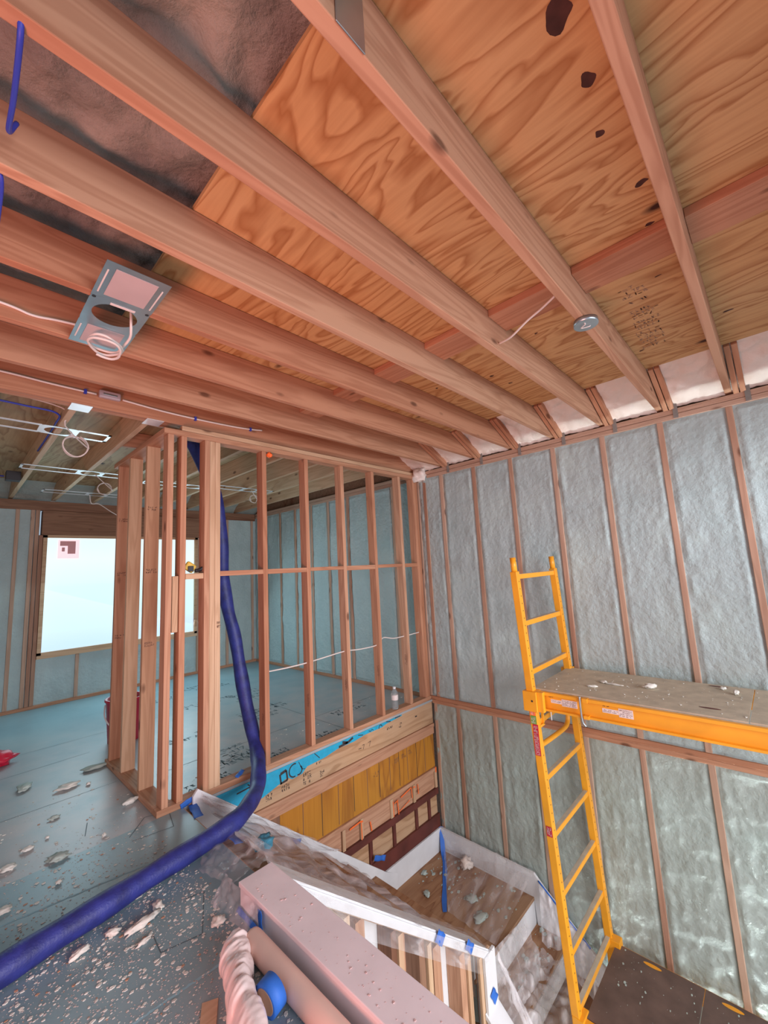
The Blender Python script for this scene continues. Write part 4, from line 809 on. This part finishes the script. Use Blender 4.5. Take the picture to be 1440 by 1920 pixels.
for i, (x, y, a, b_, c_, mt, lb) in enumerate(CH): chunk('foam_scrap', (x, y, .0), (a*.62, b_*.62, c_*.7), mt, i+1, lb, random.uniform(-.6, .6) if b_/a > .4 else .25, 'larger foam scraps on the floor')
def dust(n, fxy, z, mat, s0, s1, lab, seed):
    rnd = random.Random(seed); bm = bmesh.new()
    for _ in range(n):
        x, y = fxy(rnd); s = s0+(s1-s0)*rnd.random()**3; a = rnd.random()*6.3; k = rnd.randint(4, 6); h = s*.35
        top = [bm.verts.new((x+s*rnd.uniform(.6, 1.1)*math.cos(a+6.283*i/k)*1.0, y+s*rnd.uniform(.35, .8)*math.sin(a+6.283*i/k), z+h*rnd.uniform(.6, 1))) for i in range(k)]
        bot = [bm.verts.new((v.co.x*1.0, v.co.y, z)) for v in top]; bm.faces.new(top)
        for i in range(k): bm.faces.new((top[i], top[(i+1) % k], bot[(i+1) % k], bot[i]))
    return tag(obj('foam_crumbs', bm, mat), lab, 'foam crumbs', kind='stuff')
def fnear(r):
    while True:
        x = r.uniform(-3.9, -2.72); y = r.uniform(-2.2, .9)
        if r.random() < (1.0 if y < -.6 else .45 if y < 0 else .12): return x, y
dust(4200, fnear, .0005, 'chip', .0022, .011, 'scattering of white foam crumbs over the floor around the hose', 1)
dust(5200, lambda r: (r.uniform(-3.6, -2.75), -2.0+1.5*r.random()**.7 if r.random() < .8 else r.uniform(-.6, .2)), .0005, plain('pink_grey_crumb', (.60, .53, .50), .8), .0015, .0055, 'fine pinkish grey dust and crumbs over the near floor', 11)
dust(600, fnear, .0005, plain('orange_crumb', (.50, .27, .17), .8), .0022, .009, 'scattering of brown wood crumbs over the near floor', 2)
dust(220, lambda r: (r.uniform(-2.4, -.1), r.uniform(.02, .6)**1.0), .0385 if False else .0005, 'chip', .003, .010, 'white foam crumbs on the far room floor behind the partition', 3)
dust(240, lambda r: (r.uniform(-.76, -.11), r.uniform(-3.3, -1.53)), ZP+.0005, 'chip', .002, .010, 'foam crumbs sprinkled over the scaffold platform', 4)
dust(200, lambda r: (r.uniform(-.70, -.10), r.uniform(-3.3, -1.66)), ZL+.0005, 'chip_green', .002, .012, 'dull crumbs on the lower scaffold deck', 5)
dust(110, lambda r: (r.uniform(-.55, -.06), r.uniform(-.93, -.08)), ZL+.0005, 'chip_green', .005, .026, 'grey green foam crumbs over the landing', 6)
dust(60, lambda r: (r.uniform(-.7, -.06), r.uniform(-1.2, -1.02)), ZL-.2025, 'chip_green', .005, .03, 'grey green foam crumbs on the first tread under the landing', 7)
dust(170, lambda r: (r.uniform(-2.69, -2.57), r.uniform(-2.6, -1.05)), CZ+.0005, plain('curb_crumb', (.72, .5, .48), .8), .0015, .006, 'small crumbs on top of the pinkish curb', 8)
chunk('foam_scrap', (-.11, -.36, ZL), (.062, .05, .04), 'foam_white', 31, 'large cream foam lump on the landing by the foam wall', .3)
for i, (x, y, s, lb) in enumerate(((-.42, -.10, .03, 'small grey scrap on the landing left of the blue tape line'), (-.60, -.27, .035, 'grey scrap near the landing front, left of the tape line'), (-.40, -.60, .05, 'grey green scrap right of the tape line on landing'), (-.52, -.75, .06, 'largest grey green flake at the front of the landing'))):
    chunk('foam_scrap', (x, y, ZL), (s, s*.7, .012), 'chip_green', 40+i, lb, i, 'foam scraps on the landing')
for i, (x, y, s, lb) in enumerate(((-.42, -1.86, (.035, .012, .008), 'white twisted foam strip on the scaffold platform'), (-.44, -1.93, (.05, .008, .006), 'thin pale strip joined behind the twisted one on the platform'), (-.56, -1.83, (.03, .012, .007), 'white scrap nearest the platform edge'), (-.41, -2.14, (.045, .02, .014), 'forked white foam scrap in the middle of the platform'), (-.20, -2.50, (.02, .015, .008), 'pale scrap between the two platform slots'), (-.28, -2.57, (.018, .014, .014), 'small white lump near the platform seam'))):
    chunk('foam_scrap', (x, y, ZP), s, 'chip', 50+i, lb, 1.1+i*.4, 'foam scraps on the scaffold platform')
# chalk lines + printed marks belong to the floor
for a, b_ in (((-3.85, -.245), (-2.60, -.435)), ((-3.40, -1.17), (-2.84, -1.205))):
    d = V((b_[0]-a[0], b_[1]-a[1], 0)); l_ = d.length; n_ = V((-d.y, d.x, 0))*0+V((-d.y, d.x, 0)).normalized()*.0065; rnd = random.Random(5); bm = bmesh.new(); N = 60; pr = None
    for i in range(N+1):
        p_ = V((a[0], a[1], .0006))+d*(i/N)+n_*rnd.uniform(-.3, .3); q_ = (bm.verts.new(p_+n_*rnd.uniform(.5, 1.1)), bm.verts.new(p_-n_*rnd.uniform(.5, 1.1)))
        if pr: bm.faces.new((pr[0], q_[0], q_[1], pr[1]))
        pr = q_
    obj('chalk_line', bm, 'chalk', f2)
MAT['print'] = plain('floor_print', (.10, .15, .17), .7)
def fprint(x, y, rot, w, h, rows, seed, lw=.008):
    c, s = math.cos(rot), math.sin(rot)
    scribble('floor_print', lambda u, v, n: V((x+c*u-s*v, y+s*u+c*v, .0007)), w, h, 'print', f2, rows, seed, lw)
for i in range(16):
    rnd = random.Random(200+i); fprint(rnd.uniform(-2.3, -.5), .25+.75*(i // 4)+rnd.uniform(0, .3), .0+1.57*0, .42, .16, 2, 300+i)
for i in range(3): fprint(-2.45+.5*i, .16, 0, .3, .10, 2, 330+i)
def dline(pts, lw=.004):
    bm = bmesh.new()
    for (a, b_), (c_, d_) in zip(pts, pts[1:]):
        l_ = math.hypot(c_-a, d_-b_); nx, ny = -(d_-b_)/l_*lw/2, (c_-a)/l_*lw/2; bm.faces.new([bm.verts.new((p, q, .0008)) for p, q in ((a+nx, b_+ny), (c_+nx, d_+ny), (c_-nx, d_-ny), (a-nx, b_-ny))])
    obj('floor_print', bm, 'print', f2)
dline([(-2.86, -.07), (-2.74, .08), (-2.62, .03), (-2.66, -.16), (-2.86, -.12)]); dline([(-2.83, -.78), (-2.76, -.80), (-2.86, -1.02), (-3.0, -.98), (-2.99, -.84)]); dline([(-2.98, .30), (-3.02, .15)]); dline([(-4.6, .75), (-2.72, .75)], .003); dline([(-4.6, 2.0), (-2.0, 2.0)], .003); dline([(-3.6, 1.5), (-2.72, 1.55)], .003); dline([(-2.5, .62), (-.1, .62)], .004); dline([(-1.1, .1), (-1.1, 1.9)], .004)
# ================================================================ TAPE
def strip(label, a, b_, wd, nrm, bend=.004, name='tape_strip', mat='tape', grp='strips of blue painters tape'):
    a, b_, n_ = V(a), V(b_), V(nrm).normalized(); d = (b_-a); s_ = n_.cross(d).normalized()*wd/2; sd = len(label)
    bm = grid(12, 3, lambda u, v: a+d*u+s_*(2*v-1)*(1+.08*math.sin(u*9+sd))+n_*(.002+bend*abs(math.sin(u*5+sd))))
    o = obj(name, bm, mat, None, True); mod = o.modifiers.new('th', 'SOLIDIFY'); mod.thickness = .0006
    return tag(o, label, 'tape', grp)
strip('blue tape wrapped over the corner end of the partition bottom plate', (-2.565, -.003, .012), (-2.475, -.003, .036), .034, (0, -1, 0), .002)
strip('blue tape on the floor just beside the partition corner', (-2.50, -.02, .001), (-2.53, -.19, .001), .05, (0, 0, 1), .003)
strip('blue tape piece by the hose at the stair opening', (-2.50, -.50, .012), (-2.50, -.62, .004), .05, (.3, 0, 1), .003)
strip('blue tape scrap on the partition plate beside the hose', (-2.20, .0, .04), (-2.13, .04, .052), .03, (0, -.3, 1), .006)
strip('blue tape curled on the white skirt board near the hose', (-1.85, -.034, -.50), (-1.72, -.034, -.56), .035, (0, -1, 0), .01)
strip('blue tape on the skirt board low over the dark red board', (-.985, -.034, -1.035), (-.86, -.034, -1.09), .04, (0, -1, 0), .01)
strip('blue tape tab on the cap edge, left of the two', (-1.60, -1.174, CAP(-1.60)-.02), (-1.54, -1.174, CAP(-1.54)-.035), .06, (0, -1, 0), .006)
strip('blue tape tab on the cap edge near its lower corner', (-1.32, -1.174, CAP(-1.32)-.01), (-1.26, -1.174, CAP(-1.26)-.03), .05, (0, -1, 0), .006)
strip('blue tape tab on the white post of the lower guard', (-1.09, -1.182, -1.30), (-1.05, -1.182, -1.37), .05, (0, -1, 0), .004)
strip('blue tape strip down the side of the pinkish curb', (-2.709, -1.20, .085), (-2.709, -1.205, .02), .03, (-1, 0, 0), .002)
strip('long blue tape along the foot of the curb end', (-2.712, -1.02, .004), (-2.714, -1.19, .004), .022, (-1, 0, .8), .002)
o = obj('tape_strip', grid(30, 2, lambda u, v: V((.0, 0, 0)).lerp(V((0, 0, 0)), 0)+V((-.035-.60*u+.02*math.sin(u*5)+(.016+.004*math.sin(u*17))*(v*2-1), -.03-.47*u-(.012)*(v*2-1), ZL+.006+.20*max(0, 1-u*9)))), 'tape', None, True)
tag(o, 'long blue tape line crossing the landing at the plastic edge', 'tape', 'strips of blue painters tape')
strip('blue tape line along the skirt board top by the scaffold', (-.05, -1.04, -1.27), (-.05, -1.42, -1.58), .014, (-1, 0, .3), .002)
tag(chunk('plastic_scrap', (-2.33, -.55, -.12), (.06, .05, .025), 'wrap_dull', 77, 'crumpled blue wrap at the top of the stairs behind the curb', .4), 'crumpled blue wrap at the top of the stairs behind the curb', 'plastic scrap')
# ================================================================ PLASTIC FILM
def sheet(label, P00, P10, P11, P01, amp=.02, fu=9, fv=3, mat='film', nu=46, nv=30, seed=0):
    A, B, C_, D_ = map(V, (P00, P10, P11, P01)); n_ = ((B-A).cross(D_-A)).normalized()
    def f(u, v):
        p = A*(1-u)*(1-v)+B*u*(1-v)+C_*u*v+D_*(1-u)*v
        w_ = noise.noise(V((u*fu, v*fv, seed)))+.5*noise.noise(V((u*fu*2.3+seed, v*fv*2, seed)))+.35*math.sin((u*fu*2+2*noise.noise(V((u*2, v*2, seed))))*3)
        return p+n_*amp*w_
    o = obj('plastic_sheet', grid(nu, nv, f), mat, None, True); return tag(o, label, 'plastic sheet', 'clear plastic sheets around the stairs')
sheet('milky plastic draped over the upper flight from skirt board to guard cap', (-2.47, -.06, .045), (-1.28, -.06, -.93), (-1.28, -.985, -.96), (-2.52, -.985, .05), .028, 5, 11, 'film_heavy', seed=1)
sheet('clear plastic corner hanging over the skirt board beside the hose', (-2.45, -.035, .06), (-1.35, -.036, -.80), (-1.55, -.075, -.72), (-2.44, -.12, .03), .018, 5, 8, seed=12)
sheet('clear plastic wrapped around the end of the curb', (-2.73, -.62, .002), (-2.735, -1.02, .11), (-2.50, -1.0, .125), (-2.48, -.45, .03), .018, 4, 7, seed=2)
sheet('clear plastic hanging on the side of the curb end', (-2.725, -.93, .11), (-2.72, -1.22, .10), (-2.75, -1.16, .004), (-2.775, -.90, .004), .010, 5, 4, seed=3)
sheet('clear plastic stretched along the white cap of the guard wall', (-2.56, -1.0, .115), (-1.0, -.99, -1.11), (-1.04, -1.185, -1.10), (-2.56, -1.185, .11), .008, 14, 3, seed=4)
sheet('clear plastic hanging over the open studs below the cap', (-2.52, -1.185, .06), (-1.08, -1.185, -1.09), (-1.16, -1.195, -1.16), (-2.35, -1.20, -.20), .014, 12, 3, 'film', seed=5)
sheet('clear plastic lying over the right part of the landing', (-.04, -.05, ZL+.03), (-.035, -.98, -1.25), (-.68, -.98, ZL+.02), (-.64, -.52, ZL+.012), .010, 5, 5, seed=6)
sheet('clear plastic standing against the landing skirt board', (-.05, -.03, ZL+.02), (-.055, -1.05, ZL+.02), (-.048, -1.02, -1.21), (-.046, -.03, -1.20), .008, 7, 3, seed=7)
sheet('milky plastic pulled down over the landing edge', (-.90, -.99, -1.36), (-.25, -1.0, -1.44), (-.45, -1.22, -1.60), (-.98, -1.22, -1.55), .03, 7, 4, 'film_thick', seed=8)
sheet('milky plastic bunched over the lower treads by the scaffold', (-.92, -1.16, -1.56), (-.30, -1.14, -1.57), (-.20, -1.45, -1.72), (-.85, -1.45, -1.75), .04, 6, 6, 'film_thick', seed=9)
sheet('milky plastic hanging along the lower skirt board', (-.06, -1.05, -1.28), (-.07, -1.5, -1.62), (-.16, -1.5, -1.86), (-.20, -1.10, -1.60), .02, 6, 4, 'film_thick', seed=10)
sheet('milky plastic draped over the lower guard wall post', (-1.0, -1.19, -1.12), (-.93, -1.19, -1.30), (-.88, -1.5, -1.72), (-1.05, -1.45, -1.62), .02, 5, 6, 'film_thick', seed=11)
